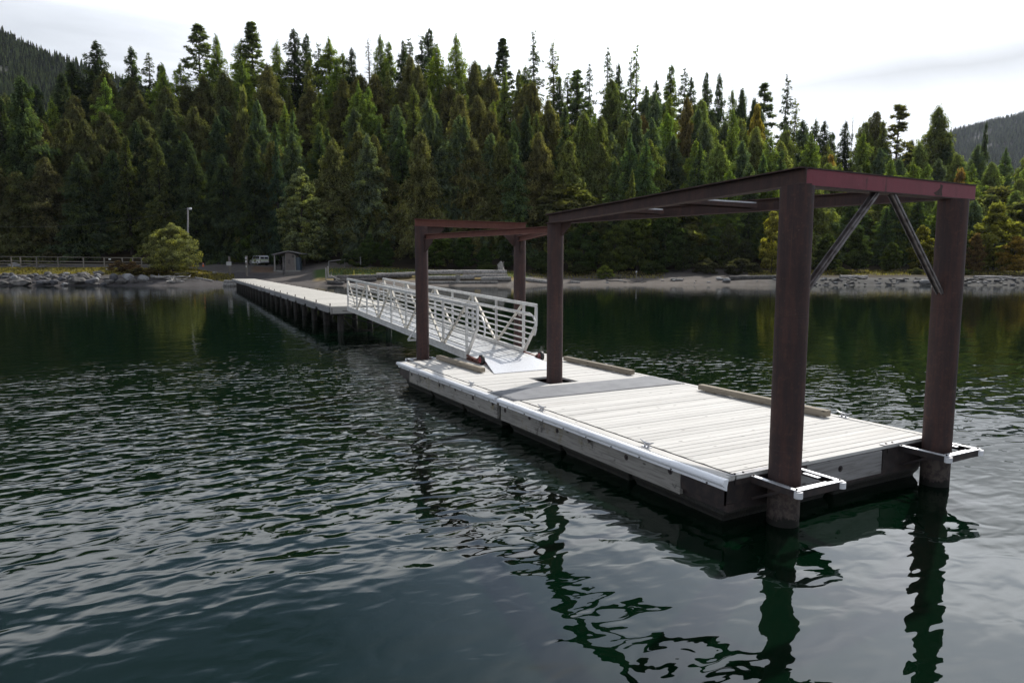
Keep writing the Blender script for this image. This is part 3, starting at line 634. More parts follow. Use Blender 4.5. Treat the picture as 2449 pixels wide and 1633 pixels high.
ORD = ['leftmost', 'second', 'third', 'fourth', 'fifth', 'sixth', 'seventh', 'eighth', 'ninth', 'tenth', 'eleventh', 'twelfth', 'thirteenth', 'fourteenth', 'fifteenth', 'sixteenth', 'seventeenth', 'eighteenth', 'nineteenth', 'twentieth', 'twenty-first', 'twenty-second', 'twenty-third', 'twenty-fourth', 'twenty-fifth', 'twenty-sixth', 'twenty-seventh', 'twenty-eighth', 'twenty-ninth', 'thirtieth']
seen = {}
tot = {}
for s_ in SKY: tot[s_[2]] = tot.get(s_[2], 0) + 1
for px, py_, kind, c, w in sorted(SKY):
    i = seen.get(kind, 0); seen[kind] = i + 1
    F = 186 + 10 * troot.random()
    if px < 200: F = 150
    h = h_for(px, py_ + 4, F)
    w *= 1.0 * (F / 150)
    w *= 1.0 if kind == 'larch' else 1.18
    base = KW[kind][2]
    if tot[kind] == 1: lab = base + ' standing out against the sky'
    elif i == 0: lab = 'leftmost ' + base + ' with its top against the sky'
    else: lab = '%s %s from the left with its top against the sky' % (ORD[i], base)
    plant(kind, px, F, h, c, lab, KW[kind][0].split()[0] + ' tree' if kind != 'snag' else 'dead tree', 'trees topping the skyline', w * 28 / max(h, 20))

# the forest wall below the skyline, rows up the slope
sk_x = [s_[0] for s_ in sorted(SKY)]; sk_y = [s_[1] for s_ in sorted(SKY)]
def zone(px):
    if px < 330: return 'left of the lone olive tree'
    if px < 640: return 'between the olive tree and the small shelter'
    if px < 990: return 'between the shelter and the far left steel pile'
    if px < 1345: return 'between the far left pile and the middle pile'
    if px < 1860: return 'behind the long beam of the steel frame'
    if px < 2230: return 'between the two front piles'
    return 'right of the front right pile'
cnt = 0
rows = [(184, 44, .9, 'topmost'), (177, 42, .80, 'upper'), (168, 42, .72, 'upper'), (159, 42, .66, 'middle'), (152, 43, .62, 'middle'), (146, 44, .58, 'lower')]
for ri, (F, n, top, lvl) in enumerate(rows):
    for i in range(n):
        px = -230 + (2449 + 460) * (i + troot.uniform(.1, .9)) / n; Fj = F + troot.uniform(-3, 3)
        ysk = min(np.interp(px + d, sk_x, sk_y) for d in (-25, 25)) if True else 0
        ysk = float(np.interp(px, [0, 150, 250, 1250, 1500, 1800, 2000, 2250, 2449], [215, 190, 165, 140, 200, 250, 330, 330, 370]))
        lim = ysk + [2, 28, 62, 100, 135, 170][ri] * (1 if px < 1500 else .75) + troot.uniform(-18, 45)
        h = min(h_for(px, lim, Fj), 34)
        if h < 8: h = 8 + 4 * troot.random()
        r_ = troot.random()
        if px < 620:
            kind, c = ('cedar', (.034, .036, .018)) if r_ < .5 else (('dense', C_DK) if r_ < .8 else ('fir', (.028, .034, .016)))
            if ri <= 1 and r_ > .6: kind, c = 'larch', C_GRN
        elif px < 1330:
            if ri <= 2: kind, c = ('cedar', C_CED) if r_ < .55 else (('larch', C_GRN) if r_ < .75 else ('fir', C_OLV))
            else: kind, c = ('cedar', C_CED) if r_ < .5 else (('dense', C_BLU) if r_ < .75 else ('fir', C_FIR))
            if ri == 3 and r_ > .85: c = C_OLV
        else:
            if r_ < .3: kind, c = 'dense', C_BLU
            elif r_ < .55: kind, c = 'fir', C_FIR
            elif r_ < .78: kind, c = 'cedar', C_OLV
            elif r_ < .90: kind, c = 'larch', C_GRN
            else: kind, c = 'leafy', (.085, .09, .03)
            if kind == 'leafy': h = min(h, 15)
        bb = troot.uniform(1.05, 1.5); c = tuple(x * bb * troot.uniform(.95, 1.05) for x in c)
        wid = {'leafy': 1.2, 'cedar': 1.35, 'dense': 1.3, 'fir': 1.2, 'larch': 1.25}[kind] * 24 / max(h, 16)
        K = KW[kind]
        lab = '%s in the %s forest %s' % ({'cedar': 'brownish cedar', 'dense': 'dense dark spruce', 'fir': 'dark green fir', 'larch': 'bright green larch', 'leafy': 'yellow-green leafy tree'}[kind], lvl, zone(px))
        plant(kind, px, Fj, h, c, lab, K[0].split()[0] + ' tree', K[1] + ' trees of the %s forest %s' % (lvl, zone(px)), wid, sink=.3); cnt += 1
# standout trees inside the wall
SPEC = [(*A9(590, 535), 'cedar', 172, C_RUST, 'rusty brown conifer standing out behind the long beam', .9), (*A9(785, 455), 'cedar', 168, (.070, .056, .026), 'brown-tinged cedar right of the rusty conifer', .9),
        (*A9(400, 540), 'cedar', 158, C_OLV, 'broad olive cedar above the middle pile', 1.1), (*A9(65, 490), 'dense', 152, C_DK, 'tall dark blue-green spruce left of the middle pile', 1.0),
        (*A8(1990, 500), 'dense', 150, C_BLU, 'large blue-green fir above the far left pile', 1.2), (*A8(2140, 545), 'dense', 149, C_BLU, 'blue-green fir between the far piles', .9),
        (*A8(1150, 425), 'leafy', 158, (.14, .15, .045), 'pale slender leafy tree half way up behind the van', .8), (*A8(1290, 640), 'fir', 141, (.022, .035, .026), 'dark blue-green spruce left of the shelter pine', .8),
        (*A9(990, 500), 'larch', 164, C_GRN, 'bright green larch above the long beam', 1.0), (*A9(1100, 490), 'leafy', 178, (.22, .17, .018), 'yellow leafy tree near the skyline above the front left pile', .9),
        (*A9(545, 790), 'fir', 139, C_OLV, 'young green fir above the long beam', .9), (*A9(2030, 790), 'leafy', 160, (.20, .12, .03), 'orange leafy tree behind the front right pile top', .9), (*A9(1440, 720), 'leafy', 165, (.26, .16, .02), 'small golden tree above the maroon beam', .7),
        (*A9(2130, 560), 'fir', 190, C_DK, 'dark fir on the far slope right of the frame', .7)]
for px, py_, kind, F, c, lab, w in SPEC:
    h = h_for(px, py_, F)
    if kind == 'leafy': w *= 1.25 * 10 / max(h, 10) * .9
    plant(kind, px, F, h, c, lab, KW[kind][0].split()[0] + ' tree', None, w * 24 / max(h, 16) if kind != 'leafy' else w)
# trees and shrubs at the forest edge: (px, top row, distance, kind, colour, width, label)
EDGE = [(598, 505, 142, 'leafy', (.060, .10, .022), .9, 'fresh green leafy sapling behind the white van'), (885, 560, 137, 'leafy', (.05, .085, .02), .9, 'green leafy tree left of the far left pile'),
        (925, 575, 135, 'leafy', (.04, .07, .02), .8, 'small green tree beside the far left pile'), (1040, 545, 136, 'leafy', (.07, .11, .02), 1.3, 'wide yellow-green leafy tree seen through the far frame'), (1110, 560, 136, 'leafy', (.045, .08, .02), 1.1, 'darker green leafy tree right of the yellow-green one in the far frame'),
        (1160, 590, 135, 'leafy', (.04, .075, .02), 1.1, 'low green tree behind the far right pile'), (1225, 560, 137, 'leafy', (.035, .06, .02), 1.0, 'dark leafy tree between the far right and middle piles'),
        (1395, 520, 137, 'leafy', (.045, .08, .02), 1.1, 'dark green leafy tree just right of the middle pile'), (1470, 540, 135, 'leafy', (.075, .10, .02), 1.0, 'yellow-green tree under the long beam'), (1525, 500, 137, 'leafy', (.07, .095, .02), 1.0, 'tall yellow-green leafy tree under the long beam'),
        (1590, 505, 136, 'leafy', (.045, .075, .02), 1.0, 'green leafy tree left of the dirt path'), (1635, 550, 137, 'leafy', (.05, .07, .025), .9, 'small green tree at the head of the dirt path'), (1740, 535, 140, 'leafy', (.07, .085, .03), .7, 'pale green slender tree right of the dirt path'),
        (1780, 575, 138, 'leafy', (.05, .06, .03), 1.0, 'low grey-green tree beside the yellow one'), (1845, 507, 134, 'leafy', (.24, .22, .03), .8, 'bright yellow tree left of the front left pile'),
        (1975, 560, 134, 'leafy', (.05, .07, .02), 1.0, 'green bushy tree right of the front left pile'), (2050, 545, 135, 'leafy', (.04, .06, .02), .9, 'dark green bushy tree under the right brace'), (2130, 580, 134, 'leafy', (.05, .07, .02), .9, 'low green tree between the braces and the right pile'),
        (2200, 540, 136, 'leafy', (.16, .15, .02), .8, 'yellowish tree close left of the front right pile'), (2230, 590, 133, 'leafy', (.12, .11, .02), .8, 'olive bushy tree behind the front right pile'), (2375, 490, 135, 'leafy', (.17, .17, .025), 1.2, 'large yellow-green tree at the right edge'), (2330, 560, 132, 'leafy', (.13, .08, .03), .7, 'orange-brown tree right of the front right pile'),
        (2425, 565, 131, 'leafy', (.26, .17, .02), 1.1, 'golden yellow bushy tree at the right edge of the shore'), (2290, 530, 137, 'leafy', (.06, .09, .02), .9, 'green leafy tree just right of the front right pile'),
        (2500, 560, 132, 'leafy', (.13, .12, .02), 1.1, 'yellow-green tree past the right edge'),
        (1300, 605, 134, 'bush', (.04, .06, .02), 1.5, 'low dark bush left of the middle pile'), (1445, 636, 126, 'bush', (.11, .14, .02), 1.1, 'small bright green shrub alone on the sand'), (1690, 620, 133, 'bush', (.06, .06, .03), 1.4, 'dry low bush on the dirt path edge'),
        (1770, 620, 130, 'bush', (.05, .05, .03), 2.0, 'brushy grey-green bush left of the front left pile'), (1560, 628, 133, 'bush', (.06, .085, .02), 1.8, 'green bush at the edge of the sand left of the path'), (1385, 632, 133, 'bush', (.04, .05, .02), 1.7, 'dark bush just right of the middle pile'),
        (2190, 640, 128, 'bush', (.07, .075, .03), 1.4, 'scrubby bush on the rocks left of the right pile'), (2300, 640, 127, 'bush', (.05, .06, .02), 1.6, 'dark scrub bush on the rocks right of the right pile'), (2010, 640, 127, 'bush', (.06, .07, .02), 1.6, 'scrub bush on the rocks between the front piles'),
        (850, 600, 134, 'bush', (.04, .06, .02), 1.6, 'green bush on the bank behind the driftwood'), (560, 628, 141, 'bush', (.09, .11, .02), 1.6, 'low yellow-green bush left of the van'), (1165, 628, 131, 'bush', (.05, .07, .02), 1.4, 'bush beside the weathered stump')]
for px, py_, F, kind, c, w, lab in EDGE:
    h = max(1.2, h_for(px, py_, F)); Ht = KIND[kind][0][0]
    k = h / Ht; w2 = w * (1.0 if kind == 'leafy' else 1.0) / max(k, .55) ** .35
    plant(kind, px, F, h, tuple(x * .85 for x in c), lab, 'tree' if kind == 'leafy' else 'bush', None, w2, name='leafy_tree' if kind == 'leafy' else 'shrub', sink=.1)
# lone olive tree on the left bank, pine by the shelter
crown = leafy_mesh(201, 7.6, 4.0, 300, .10, .11, 110, 'needles', sub=.48, flat=.9); trk = trunk_mesh(7.6, .22, seed=61, limbs=26, Rad=3.8, top=.85, t0=.1)
KIND['willow'] = [(7.6, crown, trk, 'willow_tree')]
F = 121; plant('willow', 415, F, h_for(415, 537, F), (.088, .092, .048), 'rounded olive-green tree standing alone on the left bank', 'tree', name='willow_tree')
reg('shore_pine', 17, leafy_mesh(211, 17, 3.9, 300, .08, .20, 80, 'needles', .62, .75), trunk_mesh(17, .3, seed=62, limbs=50, Rad=3.9, t0=.12), 'pine_tree')
F = 137; plant('shore_pine', 727, F, h_for(722, 402, F), (.072, .082, .048), 'pale green bushy pine rising behind the small shelter', 'pine tree', None, 1.05)
F = 140; plant('shore_pine', 765, F, h_for(765, 520, F), (.035, .045, .024), 'darker low pine at the right side of the shelter', 'pine tree', None, 1.45)
reg('leafy', 12, KIND['leafy'][0][1], KIND['leafy'][0][2], 'leafy_tree')
# distant slope on the right: past the counted trees, uncountable
def slope_forest():
    rr = random.Random(4); C, D, W = [], [], []
    rs = np.random.RandomState(3); V, Fc, val = [], [], []
    for _ in range(1500):
        px = rr.uniform(1950, 2950) if rr.random() < .75 else rr.uniform(-700, 60); F = rr.uniform(215, 560)
        x, y = plan(px, F); z = ground_z(px, F); h = rr.uniform(13, 25) if px > 1000 else rr.uniform(10, 20); r = h * rr.uniform(.11, .17); v0 = rr.random()
        if px > 1950: z += max(0, (F - 215)) * .045 * min(1, max(0, (px - 2150) / 300))
        for lv in range(12):
            q = lv / 11; zb = z + h * (.05 + .85 * q); rb = r * (1 - q) ** .8 + .15; k = 9; ph = rr.random() * 6
            for j in range(k):
                a = ph + j * 6.283 / k; e = rb * rr.uniform(.6, 1.3); o_ = len(V); w = .22 * rb + .2
                V += [(x, y, zb + h * .09), (x + e * math.cos(a) - w * math.sin(a), y + e * math.sin(a) + w * math.cos(a), zb - h * .02), (x + e * math.cos(a) + w * math.sin(a), y + e * math.sin(a) - w * math.cos(a), zb - h * .02 * rr.random())]
                Fc.append((o_, o_ + 1, o_ + 2)); val.append(min(1, max(0, v0 * .7 + rr.uniform(0, .3))))
    me = bpy.data.meshes.new('f'); me.from_pydata(V, [], Fc); me.update(); me.attributes.new('v', 'FLOAT', 'FACE').data.foreach_set('value', val); me.materials.append(MATS['needles'])
    o = bpy.data.objects.new('distant_forest', me); col.objects.link(o); o.color = (.085, .10, .05, 1); tag(o, 'mixed conifer forest on the low slope beyond the shore trees', 'forest', kind='stuff')
slope_forest()
# ------------------------------------------------------------------ floating dock
DZ = .60; XL, XR = 5.80, 9.96
def i_beam(mb, a, b, h=.2, w=.18, t=.014):
    """I section from a to b, a/b on its centre line"""
    a, b = Vector(a), Vector(b); z = Vector((0, 0, h / 2 - t / 2)); v = rnd.random()
    mb.bar(a + z, b + z, w, t, val=v); mb.bar(a - z, b - z, w, t, val=v); mb.bar(a, b, t, h - 2 * t - .002, val=v)
def dock(y0, y1, front, label):
    """one float: y0 near edge, y1 far edge"""
    root = empty('floating_dock', ((XL + XR) / 2, (y0 + y1) / 2, 0)); tag(root, label, 'dock')
    # deck boards across the float
    b = MB(); y = y0 + .01; rr = random.Random(int(y0 * 10)); first = True
    while y < y1 - .05:
        w = .138; ye = min(y + w, y1 - .01); dz = rr.uniform(-.003, .003); x0 = XL + .19 + rr.uniform(-.006, .006); x1 = XR - .14 + rr.uniform(-.006, .006)
        z1 = DZ + dz; cut = not front and y < 12.66 and ye > 11.88
        if cut:
            b.box(x0, 7.40, y, ye, DZ - .045, z1, rr.random()); b.box(8.12, x1, y, ye, DZ - .045, z1, rr.random())
        else: b.box(x0, x1, y, ye, DZ - .045, z1, rr.random())
        y = ye + rr.uniform(.006, .011)
    b.build('deck', 'deck_wood', root, bevel=.004)
    r = MB(); r.box(XL + .01, XL + .165, y0 + .01, y1 - .01, DZ - .05, DZ + .004); r.build('rim_board', 'deck_wood_long', root, bevel=.004)
    r = MB(); r.box(XR - .12, XR - .01, y0 + .01, y1 - .01, DZ - .05, DZ + .004); r.build('rim_board', 'deck_wood_long', root, bevel=.004)
    # curling black rubber strip along the joint of deck and rim
    s = MB(); n = 46; prev = None
    pts = [Vector((XL + .177 + .006 * math.sin(i * 2.1 + y0), y0 + .05 + (y1 - y0 - .1) * i / n, DZ + .003 + .006 * (rr.random()))) for i in range(n + 1)]
    s.tube(pts, .007, 5); s.build('seal_strip', 'black_rubber', root)
    # timber fascias and steel corners
    ca, cb = (y0 + .74, y1 - .03) if front else (y0 + .03, y1 - .74)
    for x, xn in ((XL, XL + .06), (XR - .06, XR)):
        f = MB(); f.box(x, xn, ca, cb, .19, DZ - .052); f.build('side_board', 'fascia_wood', root, bevel=.006)
    st = MB()
    yc0, yc1 = (y0, y0 + .735) if front else (y1 - .735, y1)
    st.box(XL + .012, XL + .03, yc0, yc1, .27, DZ - .053); st.build('side_channel', 'dark_steel', root); st = MB(); st.box(XR - .03, XR - .012, yc0, yc1, .27, DZ - .053)
    ye = y0 if front else y1; sgn = 1 if front else -1
    st.build('side_channel', 'dark_steel', root)
    for x0, x1 in ((XL + .012, 6.93), (8.74, XR - .012)): st = MB(); st.box(x0, x1, min(ye, ye + sgn * .018), max(ye, ye + sgn * .018), .27, DZ - .053); st.build('corner_channel', 'dark_steel', root)
    e = MB(); e.box(6.95, 8.72, min(ye, ye + sgn * .06), max(ye, ye + sgn * .06), .23, DZ - .053); e.build('end_board', 'fascia_wood_cross', root, bevel=.006)
    t = MB()
    for x in (XL + .12, XR - .12): t.box(x - .045, x + .045, y0 + .03, y1 - .03, .18, .262)
    for yy in (y0 + .075, y1 - .075): t.box(XL + .17, XR - .17, yy - .045, yy + .045, .182, .26)
    for x in np.arange(XL + .7, XR, .7): t.box(x - .03, x + .03, y0 + .125, y1 - .125, .3, .55)
    if front:                                           # open tube ends and hinge lugs at the near corner
        for x in (XL + .07, XR - .07): t.box(x - .05, x + .05, y0 - .03, y0 + .028, .2, .29); t.box(x + .08, x + .16, y0 + .0185, y0 + .06, .27, .56)
    t.build('steel_frame', 'dark_steel', root)
    # bolts with washers in their recesses
    bo = MB()
    for k, yy in enumerate(np.linspace(ca + .18, cb - .18, 6)):
        zc = .44 if k % 2 == 0 else .40
        bo.cyl((XL - .004, yy, zc), (XL + .01, yy, zc), .042, n=12); bo.cyl((XL - .016, yy, zc), (XL, yy, zc), .018, n=6)
    for xx in (7.85,): bo.cyl((xx, ye - sgn * .004, .42), (xx, ye + sgn * .01, .42), .042, n=12); bo.cyl((xx, ye - sgn * .016, .42), (xx, ye, .42), .018, n=6)
    bo.build('bolts', 'dark_steel', root)
    # polyethylene float tubs
    L = (y1 - y0 - .3) / 3
    for i in range(3):
        for x0, x1 in ((XL + .13, XL + 2.04), (XR - 2.04, XR - .13)):
            f = MB(); ya, yb = y0 + .10 + i * (L + .03) + .03, y0 + .10 + (i + 1) * (L + .03) - .03; c_ = .14
            vs = [(x0 + c_, ya + c_, -.35), (x1 - c_, ya + c_, -.35), (x1 - c_, yb - c_, -.35), (x0 + c_, yb - c_, -.35), (x0 + c_ * .3, ya + c_ * .3, .03), (x1 - c_ * .3, ya + c_ * .3, .03), (x1 - c_ * .3, yb - c_ * .3, .03), (x0 + c_ * .3, yb - c_ * .3, .03), (x0, ya, .10), (x1, ya, .10), (x1, yb, .10), (x0, yb, .10), (x0, ya, .178), (x1, ya, .178), (x1, yb, .178), (x0, yb, .178)]
            fs = [(3, 2, 1, 0), (12, 13, 14, 15)] + [(k * 4 + j, k * 4 + (j + 1) % 4, k * 4 + 4 + (j + 1) % 4, k * 4 + 4 + j) for k in range(3) for j in range(4)]
            f.add(vs, fs); f.build('float_tub', 'float_black', root, bevel=.02)
    # white rolled fender along the left edge
    fy0, fy1 = (y0 - .04, y1 - .015) if front else (y0 + .015, y1 + .03)
    prof = [(XL + .015, DZ - .002)] + [(XL - .032 + .044 * math.cos(a), DZ - .044 + .044 * math.sin(a)) for a in np.linspace(R(75), R(250), 10)] + [(XL - .022, DZ - .100), (XL - .018, DZ - .135), (XL - .006, DZ - .135), (XL - .006, DZ - .09)]
    fd = MB(); n = 14; P = len(prof); vs = []
    for i in range(n + 1):
        yy = fy0 + (fy1 - fy0) * i / n; w_ = .0018 * math.sin(i * 1.7 + y0)
        vs += [(x + w_, yy, z + w_ * .6) for x, z in prof]
    fs = [(i * P + k, (i + 1) * P + k, (i + 1) * P + (k + 1) % P, i * P + (k + 1) % P) for i in range(n) for k in range(P)] + [tuple(range(P)), tuple(reversed(range(n * P, n * P + P)))]
    fd.add(vs, fs, True); fo = fd.build('fender', 'white_plastic', root)
    em = fo.modifiers.new('split', 'EDGE_SPLIT'); em.split_angle = R(40)
    sc_ = MB()
    for yy in np.arange(fy0 + .3, fy1, .62): sc_.cyl((XL - .034, yy, DZ - .118), (XL - .018, yy, DZ - .118), .012, n=6)
    sc_.build('screws', 'galv_dark', fo and root)
    return root
def cleat(parent, x, y, z, s=1.0, name='cleat', mt='galv'):
    c = MB()
    for d in (-.035, .035):
        c.box(x - .012 * s, x + .012 * s, y + (d - .011) * s, y + (d + .011) * s, z + .006, z + .05 * s)
    c.box(x - .03 * s, x + .03 * s, y - .075 * s, y + .075 * s, z - .001, z + .008)
    c.tube([(x, y - .135 * s, z + .085 * s), (x, y - .07 * s, z + .06 * s), (x, y, z + .054 * s), (x, y + .07 * s, z + .06 * s), (x, y + .135 * s, z + .085 * s)], [.006 * s, .012 * s, .014 * s, .012 * s, .006 * s], 8)
    return c.build(name, mt, parent)
front = dock(5.50, 11.06, True, 'near float of the white-decked dock, between mat and front piles')
back = dock(11.14, 16.62, False, 'far float of the dock under the lower end of the gangway')
for y in (7.0, 9.72): cleat(front, XL + .10, y, DZ + .004)
for y in (12.5, 15.6): cleat(back, XL + .10, y, DZ + .004)
cleat(front, XR - .065, 6.92, DZ + .004); cleat(back, XR - .065, 13.2, DZ + .004)
def curb(parent, x, y0, y1):
    c = MB(); c.box(x - .065, x + .065, y0, y1, DZ + .022, DZ + .125); o = c.build('curb', 'curb_wood', parent, bevel=.012)
    k = MB()
    for y in (y0 + .3, (y0 + y1) / 2, y1 - .3): k.box(x - .05, x + .05, y - .12, y + .12, DZ + .003, DZ + .0215)
    k.build('spacer_block', 'curb_wood', o)
curb(back, 6.83, 13.85, 16.5); curb(back, 9.62, 11.95, 14.7); curb(front, 9.62, 7.0, 9.85)
mt = MB(); nx, ny = 30, 6; vs = []
for i in range(nx + 1):
    for j in range(ny + 1):
        u, v = i / nx, j / ny; x = XL + .05 + (10.02 - XL - .05) * u
        z = DZ + .012 + .006 * mnoise.noise(Vector((u * 5, v * 2, 1))) + (-.05 * max(0, (u - .985) / .015)) + (.012 if u > .88 and v > .8 else 0)
        vs.append((x, 10.62 + v * 1.06 - .05 * u, z))
fs = [(i * (ny + 1) + j, (i + 1) * (ny + 1) + j, (i + 1) * (ny + 1) + j + 1, i * (ny + 1) + j + 1) for i in range(nx) for j in range(ny)]
mt.add(vs, fs, True); mo = mt.build('rubber_mat', 'rubber_mat'); sm_ = mo.modifiers.new('thick', 'SOLIDIFY'); sm_.thickness = .008; sm_.offset = -1
tag(mo, 'grey rubber mat laid across the joint between the two dock floats', 'mat')
def guide(parent, x0, x1, yi, yo):
    """flat bar frame that rings a pile; yi at the dock, yo outer"""
    s = 1 if yo > yi else -1; z0, z1 = .567, .577; w = .062; yd = yi - s * .10
    fr = MB()
    def bx(a, b, c, d, e, f): fr.box(min(a, b), max(a, b), min(c, d), max(c, d), e, f, .8)
    if s > 0: z0 += 0
    for x in (x0, x1 - w): bx(x, x + w, yi, yo, z0, z1)
    bx(x0 + w, x1 - w, yo - s * w, yo, z0 + .0005, z1 + .0005)
    bx(x0 + w + .002, x0 + w + .05, yi + s * .22, yo - s * .2, z0 - .02, z0 - .006); bx(x1 - w - .07, x1 - w - .002, yi + s * .2, yo - s * .25, z0 - .02, z0 - .006); bx(x0 + w + .05, x1 - w - .1, yo - s * w - s * .06, yo - s * w - s * .002, z0 - .02, z0 - .006)
    o = fr.build('pile_guide', 'galv', parent, bevel=.003)
    lg = MB()
    def bl(a, b, c, d, e, f): lg.box(min(a, b), max(a, b), min(c, d), max(c, d), e, f)
    bl(x0 + .002, x0 + .014, yi + s * .002, yo - s * .05, .495, z0 - .001); bl(x1 - .014, x1 - .002, yi + s * .002, yo - s * .05, .495, z0 - .001); bl(x0 + .06, x1 - .06, yo - s * .014, yo - s * .002, .485, z0 - .001)
    bl(x0 - .25, x1 + .2, yi + s * .001, yi + s * .012, .5, .562)
    for x in (x0 + .03, x1 - .03): lg.bar((x, yi + s * .02, .30), (x, yi + s * .42, .50), .03, .03)
    lg.build('frame_leg', 'dark_steel', o)
    bb = MB()
    for x in (x0 - .2, x0 - .06, x1 + .06, x1 + .15): bb.cyl((x, yi - s * .05, DZ + .002), (x, yi - s * .05, DZ + .02), .015, n=6)
    for x in (x0 + .03, x1 - .03): bb.cyl((x, yi + s * .03, z1), (x, yi + s * .03, z1 + .014), .013, n=6); bb.cyl((x, yo - s * .035, z1 + .001), (x, yo - s * .035, z1 + .016), .012, n=6)
    bb.build('bolts', 'dark_steel', o)
    pl = MB(); pl.box(x0 - .3, x1 + .25, min(yi, yi - s * .085), max(yi, yi - s * .085), DZ + .0045, DZ + .0085); pl.build('mounting_plate', 'galv_dark', o)
    for x in (x0 + .03, x1 - .03):
        rl = MB(); rl.cyl((x, yo - s * .01, z0 - .075), (x, yo - s * .01, z0 - .003), .047, n=18); rl.build('roller', 'roller_white', o, bevel=.008)
guide(front, 6.20, 6.99, 5.50, 4.84); guide(front, 9.07, 9.86, 5.50, 4.84)
guide(back, 6.24, 7.0, 16.62, 17.34); guide(back, 9.10, 9.86, 16.62, 17.34)

# ------------------------------------------------------------------ steel pile frame
root = empty('steel_pile_frame', (8, 11, 0)); tag(root, 'rusty brown steel frame of five round piles joined by beams over the dock', 'steel frame')
P1, P2, P3, P5, P6 = (6.56, 5.31), (9.63, 5.30), (7.76, 12.27), (6.61, 17.03), (9.56, 17.0)
def pile(p, top, r):
    m_ = MB(); m_.cyl((*p, -1.2), (*p, top), r, n=40); o = m_.build('pile', 'rust_steel', root)
    q = MB(); q.tube([(p[0] + (r + .001) * math.cos(a), p[1] + (r + .001) * math.sin(a), 1.95 + (.5 if r > .175 else .25)) for a in np.linspace(0, 6.2832, 41)], .004, 5, caps=False); q.build('weld_seam', 'rust_beam', o)
    q = MB(); q.tube([(p[0] + (r + .001) * math.cos(a), p[1] + (r + .001) * math.sin(a), .9) for a in np.linspace(0, 6.2832, 41)], .004, 5, caps=False); q.build('weld_seam', 'rust_beam', o)
pile(P1, 3.905, .182); pile(P2, 3.90, .182); pile(P3, 3.92, .17); pile(P5, 4.07, .17); pile(P6, 4.07, .17)
bm_ = MB()                                              # front maroon channel: web to the front
x0, x1, yf = 6.58, 10.03, 5.24
bm_.box(x0, x1, yf, yf + .012, 3.92, 4.096); bm_.build('front_beam', 'red_primer', root)['label'] = 'maroon painted front beam with a scraped patch'
fl = MB(); fl.box(x0 - .015, x1 + .012, yf - .012, yf + .17, 4.0975, 4.112); fl.box(x0, x1, yf - .006, yf + .17, 3.904, 3.9185); fl.build('beam_flange', 'rust_beam', root)
sc2 = MB(); v_ = [(9.12, 3.925), (9.26, 3.925), (9.24, 3.99), (9.26, 4.06), (9.20, 4.075), (9.205, 4.03), (9.14, 3.985), (9.06, 3.955)]
sc2.prism([(x, yf - .0015, z) for x, z in v_], (0, .0014, 0)); sc2.build('scraped_patch', 'rust_beam', root)
def beam(a, b, h=.19, w=.17, mat_='rust_beam'):
    m_ = MB(); i_beam(m_, a, b, h, w); return m_.build('beam', mat_, root)
beam((P3[0] - .10, P3[1] + .1, 4.012), (P1[0] - .02, P1[1] - .13, 4.008)); beam((P3[0] + .10, P3[1] + .06, 4.012), (P2[0] + .03, P2[1] + .18, 4.008))
for t in (.375, .62):
    ya = P3[1] + (P1[1] - P3[1]) * t; xa = P3[0] + (P1[0] - P3[0]) * t; xb = P3[0] + (P2[0] - P3[0]) * t
    m_ = MB(); m_.box(xa + .09, xb - .09, ya - .06, ya + .06, 4.035, 4.045); m_.box(xa + .09, xb - .09, ya + .048, ya + .06, 3.94, 4.0345); m_.box(xa + .09, xb - .09, ya - .06, ya - .048, 3.96, 4.0345); cm_ = m_.build('cross_member', 'rust_beam', root); m_ = MB(); m_.box(xa + .12, xb - .12, ya - .066, ya - .0605, 4.022, 4.046); m_.build('edge_glint_strip', 'galv', cm_)  # pale strip added to stand for the bright reflection along the top edge
beam((P5[0] - .18, P5[1] - .02, 4.165), (P6[0] + .18, P6[1] - .02, 4.165), .185, .17, 'rust_red')
beam((P5[0] + .08, P5[1] - .14, 3.80), (P3[0] - .06, P3[1] + .16, 3.80), .13, .13, 'rust_red'); beam((P6[0] - .08, P6[1] - .14, 3.80), (P3[0] + .06, P3[1] + .16, 3.80), .13, .13, 'rust_red')
def gusset(p, q, L=.48, z=4.07, mt_='rust_beam'):
    d = Vector((q[0] - p[0], q[1] - p[1], 0)).normalized(); s = Vector((-d.y, d.x, 0)) * .007; o = Vector((p[0], p[1], 0)) + d * .165
    m_ = MB(); m_.prism([o - s + Vector((0, 0, z - .001)), o - s + d * L + Vector((0, 0, z - .001)), o - s + d * L + Vector((0, 0, z - .06)), o - s + d * .03 + Vector((0, 0, z - L)), o - s + Vector((0, 0, z - L))], s * 2); m_.build('gusset_plate', mt_, root)
gusset(P5, P6); gusset(P6, P5); gusset(P5, P3, .34, 3.73); gusset(P6, P3, .34, 3.73); gusset(P3, P2, .26, 3.915)
def brace(a, b):
    m_ = MB(); a, b = Vector(a), Vector(b); d = (b - a).normalized(); u = d.cross(Vector((0, 1, 0))).normalized()
    m_.bar(a, b, .008, .06, up=(0, 1, 0)); 
    m_.bar(a + u * .001 + Vector((0, .030, 0)), b + u * .001 + Vector((0, .030, 0)), .068, .008, up=(0, 1, 0))
    m_.bar(a - Vector((0, .032, 0)), b - Vector((0, .032, 0)), .062, .008, up=(0, 1, 0)); m_.bar(a - Vector((0, .042, 0)), b - Vector((0, .042, 0)), .022, .012, up=(0, 1, 0)); m_.build('brace', 'galv_brown', root)
plain('galv_brown', (.16, .145, .145), .5, .35, (.07, .055, .052), 9)
brace((6.74, 5.30, 2.72), (7.96, 5.30, 3.902)); brace((9.46, 5.30, 2.66), (8.28, 5.30, 3.902))

